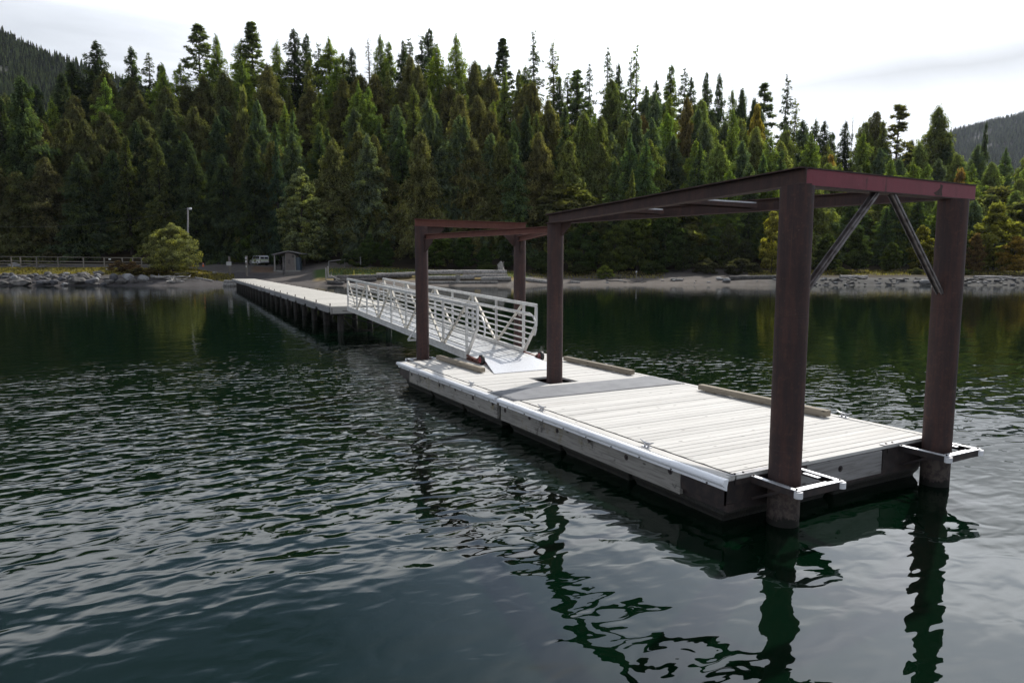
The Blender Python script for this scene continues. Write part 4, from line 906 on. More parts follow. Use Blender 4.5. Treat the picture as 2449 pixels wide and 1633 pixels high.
# ------------------------------------------------------------------ gangway
GA = Vector((7.45, 16.1, 0)); ga = R(3.5); gd = Vector((math.sin(ga), math.cos(ga), 0)); gn = Vector((gd.y, -gd.x, 0)); GL, GW = 14.8, 1.72
def G(s, w, z): return GA + gd * s + gn * w + Vector((0, 0, .62 + .030 * s + z))
gw = empty('gangway', GA + gd * 7 + gn * .8); tag(gw, 'sloping aluminium gangway with truss railings leading down to the dock', 'gangway')
for side, w in (('l', .035), ('r', GW - .035)):
    sg = 1 if side == 'l' else -1
    a = MB(); a.bar(G(0, w, .10), G(GL, w, .10), .07, .20, val=.5); a.bar(G(0, w - sg * .04, .01), G(GL, w - sg * .04, .01), .02, .02, val=.6); a.build('bottom_chord', 'aluminium', gw, bevel=.004)
    a = MB(); a.bar(G(-.74, w, 1.42), G(GL + .03, w, 1.42), .055, .085, val=.6); a.build('top_chord', 'aluminium', gw, bevel=.006)
    for i in range(9):
        s = GL * i / 8 + (.03 if i == 0 else (-.03 if i == 8 else 0)); pv = MB(); pv.bar(G(s, w, .202), G(s, w, 1.375), .06, .06, up=gd, val=.3 + .4 * rnd.random()); pv.build('truss_post', 'aluminium', gw)
        if i < 8:
            lo, hi = (0, 1) if i % 2 == 1 else (1, 0)
            s0, s1 = GL * i / 8, GL * (i + 1) / 8
            if i % 2 == 0: A_, B_ = G(s1 - .09, w, .21), G(s0 + .11, w, 1.375)
            else: A_, B_ = G(s0 + .09, w, .21), G(s1 - .11, w, 1.375)
            pd = MB(); pd.bar(A_, B_, .05, .06, up=gn, val=.4 + .4 * rnd.random()); pd.build('truss_diagonal', 'aluminium_warm', gw)
    e = MB(); e.bar(G(-.71, w, 1.375), G(-.71, w, .90), .055, .07, up=gd); e.bar(G(-.715, w, .915), G(-.03, w, .15), .055, .07, up=gn); e.build('end_post', 'aluminium', gw)
    h_ = MB()
    for z in (.33, .48, .64, .80, .96, 1.13):
        s0 = -.70 + max(0, (.90 - z)) / .75 * .66
        h_.bar(G(s0, w - sg * 0, z), G(GL - .03, w, z), .03, .035, val=.55)
    h_.build('rail', 'aluminium', gw)
    wi = w + sg * .11
    t = MB(); pts = [G(GL + .30, wi, .62), G(GL + .42, wi, .75), G(GL + .42, wi, 1.0), G(GL + .28, wi, 1.17), G(GL + .1, wi, 1.2)] + [G(GL - i * GL / 10, wi, 1.2) for i in range(11)] + [G(-.55, wi, 1.2), G(-.76, wi, 1.15), G(-.90, wi, 1.0), G(-.93, wi, .82), G(-.86, wi, .68), G(-.72, wi - sg * .05, .66)]
    t.tube(pts, .024, 10); hr = t.build('handrail', 'aluminium', gw)
    br = MB()
    for i in range(0, 9, 1): s = max(.1, GL * i / 8 - .02); br.tube([G(s, w + sg * .03, 1.08), G(s, wi, 1.09), G(s, wi, 1.17)], .009, 6)
    br.build('rail_bracket', 'aluminium', hr)
dk = MB(); n = 9
for i in range(n):
    w0 = .08 + (GW - .16) * i / n; wdt = (GW - .16) / n - .006
    dk.bar(G(-.80, w0 + wdt / 2, .085), G(GL, w0 + wdt / 2, .085), wdt, .03, val=rnd.random())
dk.build('walkway', 'aluminium_deck', gw)
xb = MB()
for s in np.arange(.3, GL, 1.85): xb.bar(G(s, .075, .02), G(s, GW - .075, .02), .06, .08)
xb.build('cross_beam', 'aluminium', gw)
og = MB(); og.bar(G(3.75, -.45, .04), G(3.75, .0, .04), .05, .05); og.bar(G(3.75, -.45, .05), G(3.75, -.01, .62), .045, .045); og.bar(G(3.75, -.02, .62), G(3.75, -.02, .21), .045, .045)
og.build('outrigger_brace', 'aluminium', gw)
tp = MB(); a, b, c, d = G(-.80, .18, .105), G(-.80, GW - .16, .105), Vector((8.80, 13.62, DZ + .014)), Vector((7.0, 13.62, DZ + .014))
tp.prism([a, b, c, d], (0, 0, -.008)); tp.build('ramp_plate', 'tread_plate', gw)
for w in (.03, GW - .03):
    ax = MB(); ax.bar(G(.05, w, .10), G(-.86, w, .07), .05, .05); ax.bar(G(.05, w, .02), G(-.80, w, -.01), .035, .035); ax.bar(G(-.35, w, .02), G(-.35, w, .08), .04, .04)
    ax.cyl(G(-.78, w - .05, .12), G(-.78, w + .05, .12), .02, n=8); ax.bar(G(-.80, w, .16), G(-.80, w, -.02), .05, .05); ax.build('wheel_arm', 'rust_red', gw)
    so_ = -.05 if w < 1 else .05; c_ = G(-.98, w, 0); c_.z = DZ + .125
    ty = MB(); ty.tube([c_ + gn * -.045, c_ + gn * -.04, c_ + gn * .04, c_ + gn * .045], [.10, .122, .122, .10], 24); wo_ = ty.build('wheel', 'black_rubber', gw)
    hb = MB(); hb.cyl(c_ + gn * -.052, c_ + gn * .052, .082, n=20); hb.cyl(c_ + gn * -.07, c_ + gn * .07, .025, n=12); hb.build('hub', 'wheel_red', wo_)
    gdp = MB(); gdp.bar(G(-.80, w, .10), c_ + Vector((0, 0, .02)), .10, .04, up=gn); gdp.build('wheel_fork', 'wheel_red', gw)

# ------------------------------------------------------------------ fixed pier
pa = R(3.7); pdv = Vector((math.sin(pa), math.cos(pa), 0)); pn = Vector((pdv.y, -pdv.x, 0)); PA = Vector((7.84, 31.94, 0)); PL, PW, PZ = 86.0, 3.42, 1.20
def PP(s, w, z): return PA + pdv * s + pn * w + Vector((0, 0, z))
pr = empty('pier', PP(PL / 2, PW / 2, 0)); tag(pr, 'long low timber pier on dark piles running to the gravel beach', 'pier')
b = MB(); s = 0.0
while s < PL - .2:
    b.bar(PP(s + .095, .02, PZ - .02 + rnd.uniform(-.003, .003)), PP(s + .095, PW - .02 + rnd.uniform(-.02, .02), PZ - .02), .186, .045, val=rnd.random()); s += .196
b.build('deck', 'pier_wood', pr)
for w in (0, PW):
    for i in range(22):
        s0, s1 = i * 3.9, min(PL, (i + 1) * 3.9) - .01
        dp = .30 + .07 * rnd.random(); q = s0 + (.6 if i % 2 else .0); p_ = MB(); sgx = -1 if w == 0 else 1
        poly = [PP(s0, w, PZ - .046), PP(s1, w, PZ - .046), PP(s1, w, PZ - dp * .62), PP(s1 - .5, w, PZ - dp * .62), PP(s1 - .75, w, PZ - dp), PP(s0 + .3, w, PZ - dp), PP(s0, w, PZ - dp * .8)]
        p_.prism(poly, pn * sgx * .05); p_.build('fascia_board', 'pier_fascia', pr)
e = MB(); e.bar(PP(-.03, 0, PZ - .19), PP(-.03, PW, PZ - .19), .05, .30); e.build('end_board', 'pier_end', pr)
e = MB(); e.bar(PP(-.035, 1.0 - .45, PZ - .21), PP(-.035, 1.0, PZ - .21), .055, .025); e.bar(PP(-.035, 1.25, PZ - .12), PP(-.035, 1.25, PZ - .30), .055, .03); e.bar(PP(-.035, .08, PZ - .06), PP(-.035, .08, PZ - .33), .06, .04); e.build('end_slot', 'dark_steel', pr)
for i in range(23):
    s = min(PL - .5, .45 + i * 3.88)
    if s > 84: continue
    cb = MB(); cb.bar(PP(s, .1, PZ - .30), PP(s, PW - .1, PZ - .30), .25, .28); cb.build('cap_beam', 'pile_dark', pr)
    for w in (.55, PW - .55):
        q = MB(); q.cyl(PP(s, w, -1.5), PP(s, w, PZ - .44), .15, n=12); q.build('pile', 'pile_dark', pr)
    st = MB()
    for w in (.5, 1.3, 2.1, 2.9):
        if i < 22: st.bar(PP(s, w, PZ - .1), PP(min(PL, s + 3.88), w, PZ - .1), .08, .1)
    st.build('stringer', 'pile_dark', pr)
for i in range(21):
    s = .35 + i * 4.0
    for w in (.06, PW - .06):
        c = MB(); q = PP(s, w, PZ + .002); c.cyl(q, q + Vector((0, 0, .09)), .028, n=6); c.tube([q + pdv * -.09 + Vector((0, 0, .11)), q + Vector((0, 0, .09)), q + pdv * .09 + Vector((0, 0, .11))], .02, 6); c.build('cleat', 'dark_steel', pr)
hz_ = MB(); hz_.tube([PP(.45, 2.87, .75), PP(.3, 2.4, .25), PP(.2, 1.9, .02), PP(.2, 1.2, .05), PP(.3, .9, .3), PP(.45, .55, .7)], .022, 8); hz_.tube([PP(.45, 2.87, .1), PP(.45, .55, .72)], .03, 8); hz_.build('sagging_chain', 'dark_steel', pr)

# ------------------------------------------------------------------ things on the shore
def lump_log(p0, p1, r0, r1, seed, bend=.05, lump=.18, n=9):
    rr = random.Random(seed); p0, p1 = Vector(p0), Vector(p1); L = (p1 - p0).length
    pts = [p0.lerp(p1, i / 8) + Vector((rr.gauss(0, 1), rr.gauss(0, 1), rr.gauss(0, .6))) * bend * L * .12 for i in range(9)]
    m_ = MB(); m_.tube(pts, [r0 + (r1 - r0) * i / 8 for i in range(9)], n, lump=lump); return m_
def log_thing(a, b, r0, r1, label, seed, mat_='driftwood', group=None, bend=.05, stubs=0, name='driftwood_log', zoff=0):
    """a, b = (photo column, distance)"""
    A_, B_ = g_at(*a), g_at(*b); A_.z = max(A_.z, -.02) + r0 * .8 + zoff; B_.z = max(B_.z, -.02) + r1 * .8 + zoff
    m_ = lump_log(A_, B_, r0, r1, seed, bend); rr = random.Random(seed)
    for _ in range(stubs):
        t = rr.random(); q = A_.lerp(B_, t); d = Vector((rr.gauss(0, 1), rr.gauss(0, 1), abs(rr.gauss(0, .9)) + .2)).normalized(); L = rr.uniform(.5, 1.5)
        m_.tube([q, q + d * L * .6, q + d * L + Vector((rr.gauss(0, .1), 0, -.1))], [r0 * .45, r0 * .3, .02], 6)
    o = m_.build(name, mat_); tag(o, label, 'log', group); return o
def rock_thing(px, py_, wpx, hpx, label, seed, mat_='rock', group=None, F=None):
    F = F or px_for(py_, px); g = g_at(px, F); w = wpx / FPX * F / 2; h = hpx / FPX * F
    d = Vector((cY_, -sY_)); m_ = MB(); m_.rock((g.x, g.y, max(g.z, -.1) + h * .38), w * 1.05, w * .75, h * .68, seed, -YAW + random.Random(seed).uniform(-.3, .3), 3 if wpx > 12 else 2)
    o = m_.build('rock', mat_); tag(o, label, 'rock', group); return o
Z1 = lambda x, y, w, h: (x * .3486, 450 + y * .3486, w * .3486, h * .3486)
BIG = [((105, 548, 95, 36), 'rock_pale', 'pale boulder on the grass below the left end of the fence'), ((195, 548, 70, 22), 'rock', 'low grey boulder on the grass, second from the left'), ((292, 552, 75, 26), 'rock', 'grey boulder on the grass, third from the left'),
    ((752, 566, 55, 22), 'rock_pale', 'small pale rock on the grass left of the olive tree'), ((150, 672, 175, 38), 'rock', 'wide flat dark boulder at the left waterline'), ((290, 672, 105, 32), 'rock_dark', 'low dark boulder beside the widest left boulder'),
    ((362, 668, 70, 32), 'rock_dark', 'small dark boulder in the middle of the left riprap'), ((525, 668, 118, 50), 'rock', 'large slabby grey boulder at the waterline in the riprap'), ((572, 638, 105, 52), 'rock', 'rounded grey boulder at the top of the riprap'),
    ((632, 665, 105, 42), 'rock_dark', 'dark grey boulder right of the large slabby one'), ((775, 642, 72, 44), 'rock_dark', 'dark boulder topmost left of the three big grey ones'), ((745, 668, 88, 34), 'rock', 'low boulder at the water left of the three big grey ones'),
    ((835, 665, 90, 40), 'rock', 'grey boulder at the water, left of the driftwood'), ((882, 632, 98, 48), 'rock_pale', 'large pale boulder topmost near the driftwood'), ((912, 658, 62, 36), 'rock', 'grey boulder between the two pale ones'),
    ((980, 645, 86, 52), 'rock_pale', 'bluish pale rounded boulder left of the driftwood'), ((438, 672, 44, 20), 'rock_pale', 'small pale stone at the left waterline'), ((20, 672, 60, 26), 'rock', 'grey boulder at the far left waterline'),
    ((1036, 560, 26, 24), 'rock_pale', 'small white rock left of the olive tree trunk'), ((1235, 566, 46, 46), 'rock', 'grey boulder at the foot of the olive tree'), ((1345, 584, 34, 16), 'rock', 'small grey rock on the grass under the lamp pole'), ((1470, 588, 42, 16), 'rock_pale', 'pale flat rock on the grass edge right of the lamp pole')]
for i, (b4, mt_, lab) in enumerate(BIG):
    px, py_, w, h = Z1(*b4)
    F = (113.3 + (684 - py_) * .16) if b4[1] > 625 else px_for(py_, px, 118, 132)
    rock_thing(px, py_, w, h, lab, 300 + i, mt_, None, F)
rr = random.Random(12)
def many_rocks(n, px0, px1, F0, F1, w0, w1, label, group, mats, flat=.55, seed=0):
    rr = random.Random(seed); protos = []
    for k in range(8):
        m_ = MB(); m_.rock((0, 0, .3), 1, .7, flat, 700 + seed + k, 0, 2); protos.append(m_.build('rock', mats[k % len(mats)], origin=(0, 0, 0)))
    for i in range(n):
        src = protos[i % 8]; o = src if i < 8 else src.copy()
        if i >= 8: col.objects.link(o)
        px = rr.uniform(px0, px1); F = rr.uniform(F0, F1); g = g_at(px, F); s = rr.uniform(w0, w1) * (1.4 if rr.random() < .12 else 1)
        o.location = (g.x, g.y, max(g.z, -.05) - s * .12); o.scale = (s, s * rr.uniform(.7, 1.2), s * rr.uniform(.6, 1.1)); o.rotation_euler = (rr.uniform(-.2, .2), rr.uniform(-.2, .2), -YAW + rr.uniform(-.6, .6)); tag(o, label, 'rock', group)
many_rocks(105, -20, 262, 113.2, 118.6, .35, .85, 'small grey riprap stone on the left bank', 'small riprap stones on the left bank', ['rock', 'rock', 'rock_dark', 'rock_pale'], .6, 1)
many_rocks(200, 1850, 2460, 116.9, 120.4, .18, .62, 'broken slab of rock on the rocky shore right of the sand', 'rock slabs on the right shore', ['rock', 'rock_dark', 'rock', 'rock_dark', 'rock_pale', 'rock_dark', 'rock', 'rock'], .42, 2)
many_rocks(16, 1320, 1880, 118, 124, .2, .5, 'small stone on the sandy beach behind the steel frame', 'stones on the sand', ['rock_pale', 'rock'], .5, 3)
rock_thing(1300 + 1870 * .4885, 682, 30, 12, 'white block of rock at the waterline on the right shore', 551, 'rock_pale', None, 117.6)
rock_thing(1738, 672, 20, 8, 'pale flat rock in front of the burnt log', 552, 'rock_pale', None, 119); rock_thing(1722, 668, 20, 8, 'white rock at the left end of the burnt log', 553, 'rock_pale', None, 121.5)
# driftwood tangle on the left bank
DW = [((362, 117.5), (420, 116.2), .30, .22, 'thick grey driftwood trunk at the left end of the tangle', 4), ((372, 116.0), (455, 117.2), .20, .10, 'long thin grey driftwood log across the tangle', 3), ((420, 118.6), (450, 118.4), .24, .24, 'short pale tan driftwood log on top of the tangle', 0),
    ((402, 114.6), (440, 115.2), .28, .10, 'grey root wad at the water in front of the tangle', 9), ((410, 116.0), (480, 115.9), .13, .06, 'slender pale branch leaning right out of the tangle', 2), ((465, 118.0), (508, 117.2), .16, .13, 'straight grey log right of the driftwood tangle', 0), ((325, 114.2), (368, 114.6), .14, .10, 'dark log at the water left of the tangle', 1)]
for i, (a, b_, r0, r1, lab, st_) in enumerate(DW):
    log_thing(a, b_, r0, r1, lab, 400 + i, 'driftwood' if i not in (6,) else 'driftwood_dark', None, .12, st_, zoff=[0, .35, .35, 0, .2, 0, 0][i])
# log boom beached in the middle
LB = [((798, 116.6), (985, 118.8), .42, .34, 'long dark weathered log lying left of the far left pile', 'driftwood_dark', .2), ((800, 115.4), (900, 116.6), .34, .30, 'dark wet log low at the water behind the gangway top', 'driftwood_dark', 0), ((900, 118.5), (1000, 120.0), .34, .32, 'grey log behind the gangway railings', 'driftwood', .3),
    ((1015, 118.4), (1212, 118.6), .40, .42, 'topmost long grey log of the beached log stack', 'driftwood', .75), ((1018, 116.8), (1135, 117.0), .38, .34, 'middle left grey log of the beached log stack', 'driftwood', .15), ((1106, 117.2), (1214, 117.4), .28, .30, 'middle right grey log of the beached log stack', 'driftwood', .45),
    ((1150, 116.2), (1222, 116.6), .36, .40, 'thick dark-ended log at the right end of the log stack', 'driftwood', .1), ((1010, 115.2), (1190, 115.4), .20, .18, 'lowest pale log at the waterline of the log stack', 'driftwood', 0)]
for i, (a, b_, r0, r1, lab, mt_, zo) in enumerate(LB): log_thing(a, b_, r0, r1, lab, 430 + i, mt_, None, .015, 0, 'beached_log', zo)
log_thing((1250, 118.5), (1312, 119), .32, .30, 'pale grey flat log on the sand left of the middle pile', 470, 'driftwood', None, .01, 0, 'beached_log')
log_thing((1366, 120), (1388, 119.6), .22, .18, 'short grey log on the beach, leftmost right of the middle pile', 471, 'driftwood', None, .02)
log_thing((1604, 123), (1634, 122.4), .28, .22, 'grey log with a stub on the open sand', 472, 'driftwood', None, .03, 2)
log_thing((1745, 120.6), (1860, 120.2), .42, .36, 'thick burnt black log at the right end of the sand', 473, 'driftwood_dark', None, .03, 4)
log_thing((1450, 122), (1545, 121), .12, .06, 'thin fallen branch lying on the sand by the marker post', 474, 'driftwood_dark', None, .2, 5, 'fallen_branch')
log_thing((1425, 127), (1490, 125.5), .12, .05, 'bare fallen branch sticking up behind the green shrub', 475, 'driftwood_dark', None, .25, 8, 'fallen_branch')
log_thing((2010, 121), (2075, 121.4), .30, .25, 'pale log among the rocks between the front piles', 476, 'driftwood', None, .04)
log_thing((2330, 121), (2420, 121.2), .26, .2, 'grey log among the rocks right of the front right pile', 477, 'driftwood', None, .04)
g = g_at(1095, 115.8); m_ = MB(); m_.box(g.x - .35, g.x + .35, g.y - .25, g.y + .25, g.z - .4, g.z + 1.25); o = m_.build('chopping_block', 'driftwood', bevel=.06); o.name = 'upright_log'; tag(o, 'upright square log butt standing in front of the log stack', 'log')
g = g_at(1198, 121); m_ = MB(); m_.tube([g + Vector((0, 0, -.3)), g + Vector((.1, 0, .9)), g + Vector((-.1, 0, 2.0)), g + Vector((0, 0, 2.6))], [.85, .55, .42, .12], 12, lump=.5)
for k in range(5): a_ = k * 1.3; m_.tube([g + Vector((0, 0, 1.0 + .2 * k)), g + Vector((math.cos(a_) * .7, math.sin(a_) * .7, 1.6 + .25 * k))], [.2, .03], 6)
tag(m_.build('tree_stump', 'driftwood'), 'splintered pale stump standing behind the right end of the log stack', 'stump')
# debris heap by the pier: few sticks and a dark log
log_thing((784, 115.0), (822, 114.2), .34, .28, 'dark driftwood butt at the left end of the middle logs', 481, 'driftwood_dark', None, .1, 5)
log_thing((786, 116.8), (812, 115.6), .20, .12, 'pale splintered branch heaped on the dark driftwood butt', 482, 'driftwood', None, .2, 7, zoff=.5)
def post_thing(px, py0, py1, F, w, mt_, label, name='post', parts=None):
    b_ = sight(px, py1, F); t_ = sight(px, py0, F); g = g_at(px, F); e = empty(name, g); m_ = MB(); m_.cyl((g.x, g.y, g.z - .4), (g.x, g.y, t_.z), w, w * .95, 14, val=.6); m_.build('post', mt_, e); tag(e, label, 'post'); return e, g, t_.z
vr = Vector((cY_, -sY_, 0)); vf = Vector((sY_, cY_, 0))
e1, g, zt = post_thing(549.5, 613, 658, 127, .21, 'post_wood', 'dark piling post carrying a white square sign by the pier head', 'piling_post')
m_ = MB(); c_ = Vector((g.x, g.y, zt - 1.35)) - vf * .235; m_.bar(c_ - vr * .46, c_ + vr * .46, .03, .70); m_.build('sign_board', 'sign_white', e1)
e2, g, zt = post_thing(590.5, 613.5, 662, 125.5, .22, 'post_wood', 'dark piling post with small white notices, right of the signed one', 'piling_post')
m_ = MB(); m_.cyl((g.x, g.y, zt - .004), (g.x, g.y, zt + .05), .215, n=14); m_.build('post_cap', 'sign_white', e2)
m_ = MB(); c_ = Vector((g.x, g.y, zt - .3)) - vf * .235
m_.bar(c_ - vr * .16, c_ + vr * .16, .03, .30); c_.z -= .6; m_.bar(c_ - vr * .12, c_ + vr * .12, .03, .35); c_.z -= .9; m_.bar(c_ - vr * .08, c_ + vr * .08, .03, .3); m_.build('notice', 'sign_white', e2)
e3, g, zt = post_thing(679, 614, 657, 127, .22, 'driftwood_dark', 'black piling post standing in front of the small shelter', 'piling_post')
for px, w_, lab in ((779.5, .13, 'thin grey post left of the driftwood heap'), (784.5, .12, 'thin grey post, right one of the pair by the driftwood heap')): post_thing(px, 640 if px < 782 else 637, 672, 118.5, w_, 'log_wood', lab, 'mooring_post')
e, g, zt = post_thing(846.5, 646, 664, 121, .05, 'stake_yellow', 'thin yellow marker stake on the lawn edge', 'marker_stake')
e, g, zt = post_thing(1522, 651, 668, 122, .10, 'post_wood', 'short marker post with a pale cap on the sand', 'marker_post')
m_ = MB(); m_.cyl((g.x, g.y, zt - .01), (g.x, g.y, zt + .22), .17, .12, n=10); m_.build('post_cap', 'sign_white', e)
# raft of two logs at the pier head
g = sight(549, 678, 110.5); e = empty('log_raft', (g.x, g.y, 0)); tag(e, 'grey half-sunk timber float lying left of the pier head', 'raft')
for k, (d0, z) in enumerate(((0, .22), (.75, .25), (.4, .68))):
    p = Vector((g.x, g.y, z)) + vf * d0; m_ = lump_log(p - vr * 1.0, p + vr * 1.9, .33, .31, 610 + k, .01, .06, 12); m_.build('log', 'driftwood', e)
# lamp post, wire
F = 129; g = g_at(450, F); t_ = sight(449.5, 501, F); e = empty('lamp_post', g); tag(e, 'tall grey wooden lamp pole with a round lamp behind the olive tree', 'lamp post')
m_ = MB(); m_.cyl((g.x, g.y, g.z - .5), (t_.x, t_.y, t_.z + .3), .19, .14, 14, val=.9); m_.build('pole', 'log_wood', e)
m_ = MB(); c_ = Vector((t_.x, t_.y, t_.z + .1)); m_.tube([c_, c_ + vr * .3 + Vector((0, 0, .1)), c_ + vr * .45], .04, 8); m_.bar(c_ - vr * .55, c_, .05, .05); arm = m_.build('arm', 'galv_dark', e)
m_ = MB(); q = c_ + vr * .42; m_.tube([q + Vector((0, 0, .22)), q + Vector((0, 0, .18)), q + Vector((0, 0, .02)), q + Vector((0, 0, -.16))], [.08, .25, .30, .22], 14); m_.build('lamp_head', 'lamp_glass', e)
m_ = MB(); w0 = sight(-60, 538, 126); a_ = c_ - vr * .5; m_.tube([a_.lerp(w0, i / 16) + Vector((0, 0, -1.5 * (1 - (2 * i / 16 - 1) ** 2))) for i in range(17)], .012, 5); tag(m_.build('overhead_wire', 'wire'), 'thin overhead wire running left from the lamp pole', 'wire')
# fence
e = empty('rail_fence', g_at(180, 125)); tag(e, 'grey two-rail timber fence along the top of the left bank', 'fence')
fx = [-160, -60, 26, 48, 87, 138, 199, 249, 292, 317, 338, 390, 440]
def fence_pt(px): F = 124 + max(0, px) * .016; v = sight(px, 613.5 + max(0, px) * .010, F); return v, g_at(px, F)
rl = MB(); rl2 = MB()
for a_, b_ in zip(fx, fx[1:]):
    (ta, ga_), (tb, gb) = fence_pt(a_), fence_pt(b_); rl.bar(ta, tb, .16, .10); dn = Vector((0, 0, .80)); rl2.bar(ta - dn + vf * .1, tb - dn + vf * .1, .05, .13)
    rl2.bar(ta - dn * 1.6 + vf * .1, tb - dn * 1.6 + vf * .1, .05, .14)
rl.build('top_rail', 'fence_wood', e); rl2.build('lower_rail', 'fence_wood', e)
for a_ in fx:
    t_, g = fence_pt(a_); m_ = MB(); m_.bar((t_.x, t_.y, g.z - .3), (t_.x, t_.y, t_.z - .051), .17, .15, up=vf); m_.build('post', 'fence_wood', e)
m_ = MB(); t_, g = fence_pt(263); c_ = t_ - Vector((0, 0, .30)) - vf * .1; m_.bar(c_ - vr * .22, c_ + vr * .22, .02, .22); m_.build('sign_board', 'sign_white', e)
# slanted rail right of shelter
e = empty('rail_fence', g_at(830, 133)); tag(e, 'short slanting grey rail on posts above the lawn', 'fence'); m_ = MB()
a_, b_ = sight(786, 625, 134), sight(862, 615.5, 133); m_.bar(a_, b_, .12, .12); m_.build('rail', 'log_wood', e)
for q in (b_, a_.lerp(b_, .5), a_): m_ = MB(); m_.bar((q.x, q.y, q.z + .25 if q == b_ else q.z - .07), (q.x, q.y, q.z - 1.6), .16, .16, up=vf); m_.build('post', 'log_wood', e)
# long parking barrier log behind the lot
for (a_, b_, lab) in (((468, 139.5), (610, 141.5), 'long dark parking log along the back of the gravel lot'), ((455, 139.0), (468, 139.2), 'short dark parking log behind the traffic cones')):
    log_thing(a_, b_, .22, .20, lab, 640, 'driftwood_dark', None, .0, 0, 'barrier_log', .05)
# cones
for i, px in enumerate((462.3, 486.7)):
    g = g_at(px, 134.5 + i * .5); e = empty('traffic_cone', g); tag(e, ['left orange traffic cone near the lamp pole', 'right orange traffic cone, nearer the piling posts'][i], 'traffic cone')
    m_ = MB(); m_.cyl(g + Vector((0, 0, .03)), g + Vector((0, 0, .78)), .17, .035, 14); m_.build('cone', 'cone_orange', e)
    m_ = MB(); m_.box(g.x - .24, g.x + .24, g.y - .24, g.y + .24, g.z - .02, g.z + .035); m_.build('base', 'cone_orange', e); m_ = MB(); m_.cyl(g + Vector((0, 0, .42)), g + Vector((0, 0, .58)), .097, .077, 14); m_.build('stripe', 'cone_white', e)
# canoe and small boat gear behind the logs
g = g_at(1078, 121.5); e = empty('canoe', g); tag(e, 'green and white upturned canoe lying behind the log stack', 'canoe')
m_ = MB(); vs = []; nn = 16
for i in range(nn + 1):
    t = i / nn; x = (t - .5) * 4.3; w = .46 * math.sin(math.pi * min(1, max(0, t))) ** .55 + .01; h = .48 * math.sin(math.pi * t) ** .35 + .02; ke = 1.0
    for k in range(9): a_ = math.pi * k / 8; vs.append(tuple(g + Vector((0, 0, .35 + .12 * (1 - math.sin(math.pi * t)))) + vr * x + vf * (w * math.cos(a_)) + Vector((0, 0, h * math.sin(a_)))))
m_.add(vs, [(i * 9 + k, (i + 1) * 9 + k, (i + 1) * 9 + k + 1, i * 9 + k + 1) for i in range(nn) for k in range(8)], True); ho = m_.build('hull', 'canoe_green', e); so2 = ho.modifiers.new('thick', 'SOLIDIFY'); so2.thickness = .03
m_ = MB(); m_.tube([g + Vector((0, 0, .86)) + vr * (-1.5 + 3 * i / 6) + Vector((0, 0, .02 * math.sin(i))) for i in range(7)], .05, 6); m_.build('keel_strip', 'sign_white', e)
m_ = MB(); m_.tube([g + Vector((0, 0, .3)) + vr * 1.4, g + Vector((0, 0, .42)) + vr * 2.0, g + Vector((0, 0, .2)) + vr * 2.8], [.12, .16, .05], 8); m_.tube([g + Vector((0, 0, .9)) + vr * -.5, g + Vector((0, 0, .92)) + vr * .5], [.1, .1], 8); tag(m_.build('kayak_paddle_bundle', 'sign_white'), 'pale gear bundle lying at the right end of the canoe', 'gear')
# shelter
F = 133; g = g_at(697, F); e = empty('shelter', g); tag(e, 'small brown shelter with a gabled roof and open porch left of the dark pine', 'shelter')
def S(x, y, z): return g + vr * x + vf * y + Vector((0, 0, z))
def sbox(m_, x0, x1, y0, y1, z0, z1, val=None): vs = [S(x, y, z) for z in (z0, z1) for y in (y0, y1) for x in (x0, x1)]; m_.add(vs, [(0, 2, 3, 1), (4, 5, 7, 6), (0, 1, 5, 4), (2, 6, 7, 3), (0, 4, 6, 2), (1, 3, 7, 5)], False, val)
m_ = MB(); sbox(m_, -2.9, 2.2, -1.6, 3, -.6, .06); m_.build('floor_slab', 'shelter_trim', e)
m_ = MB(); vs_ = [S(-.75, -1, .06), S(1.15, -1, .06), S(1.15, -1, 3.0), S(-.15, -1, 3.45), S(-.75, -1, 3.3)]; m_.prism(vs_, vf * 3.4); m_.build('wall', 'shelter_wall', e)
m_ = MB(); sbox(m_, 1.02, 1.20, -1.05, -.97, .06, 2.9); sbox(m_, -.80, -.70, -1.05, -.97, .06, 3.2); m_.build('corner_trim', 'shelter_trim', e)
m_ = MB(); sbox(m_, 1.21, 1.9, -.8, .3, .06, 2.5); m_.build('door', 'blue_door', e)
for x0, x1, z0, z1 in ((-3.15, .0, 2.95, 3.62), (.0, 2.45, 3.62, 3.12)):
    m_ = MB(); m_.prism([S(x0, -1.7, z0), S(x1, -1.7, z1), S(x1, -1.7, z1 + .14), S(x0, -1.7, z0 + .14)], vf * 4.8); m_.build('roof', 'roof_grey', e)
for x in (-2.75, -1.9):
    m_ = MB(); sbox(m_, x - .11, x + .11, -1.35 + (2.6 if x > -2 else 0), -1.13 + (2.6 if x > -2 else 0), .06, 2.98); m_.build('porch_post', 'shelter_trim', e)
m_ = MB(); sbox(m_, .5, 1.0, -1.012, -1.002, 2.45, 2.95); m_.build('vent', 'shelter_dark', e)
m_ = MB()
for x in (-.22, .06): sbox(m_, x - .07, x + .07, -1.02, -1.002, 1.35, 1.95); m_.cyl(S(x, -1.02, 2.06), S(x, -1.002, 2.06), .075, n=10)
sbox(m_, -.1, .24, -1.02, -1.002, 1.28, 1.34); m_.build('restroom_symbol', 'shelter_dark', e)
g0 = g; 
bt = MB(); sbox(bt, -2.35, -1.75, -.6, 0, .061, .95); bo2 = bt.build('litter_bin', 'shelter_dark', bevel=.05); tag(bo2, 'dark bin under the porch roof of the shelter', 'bin')
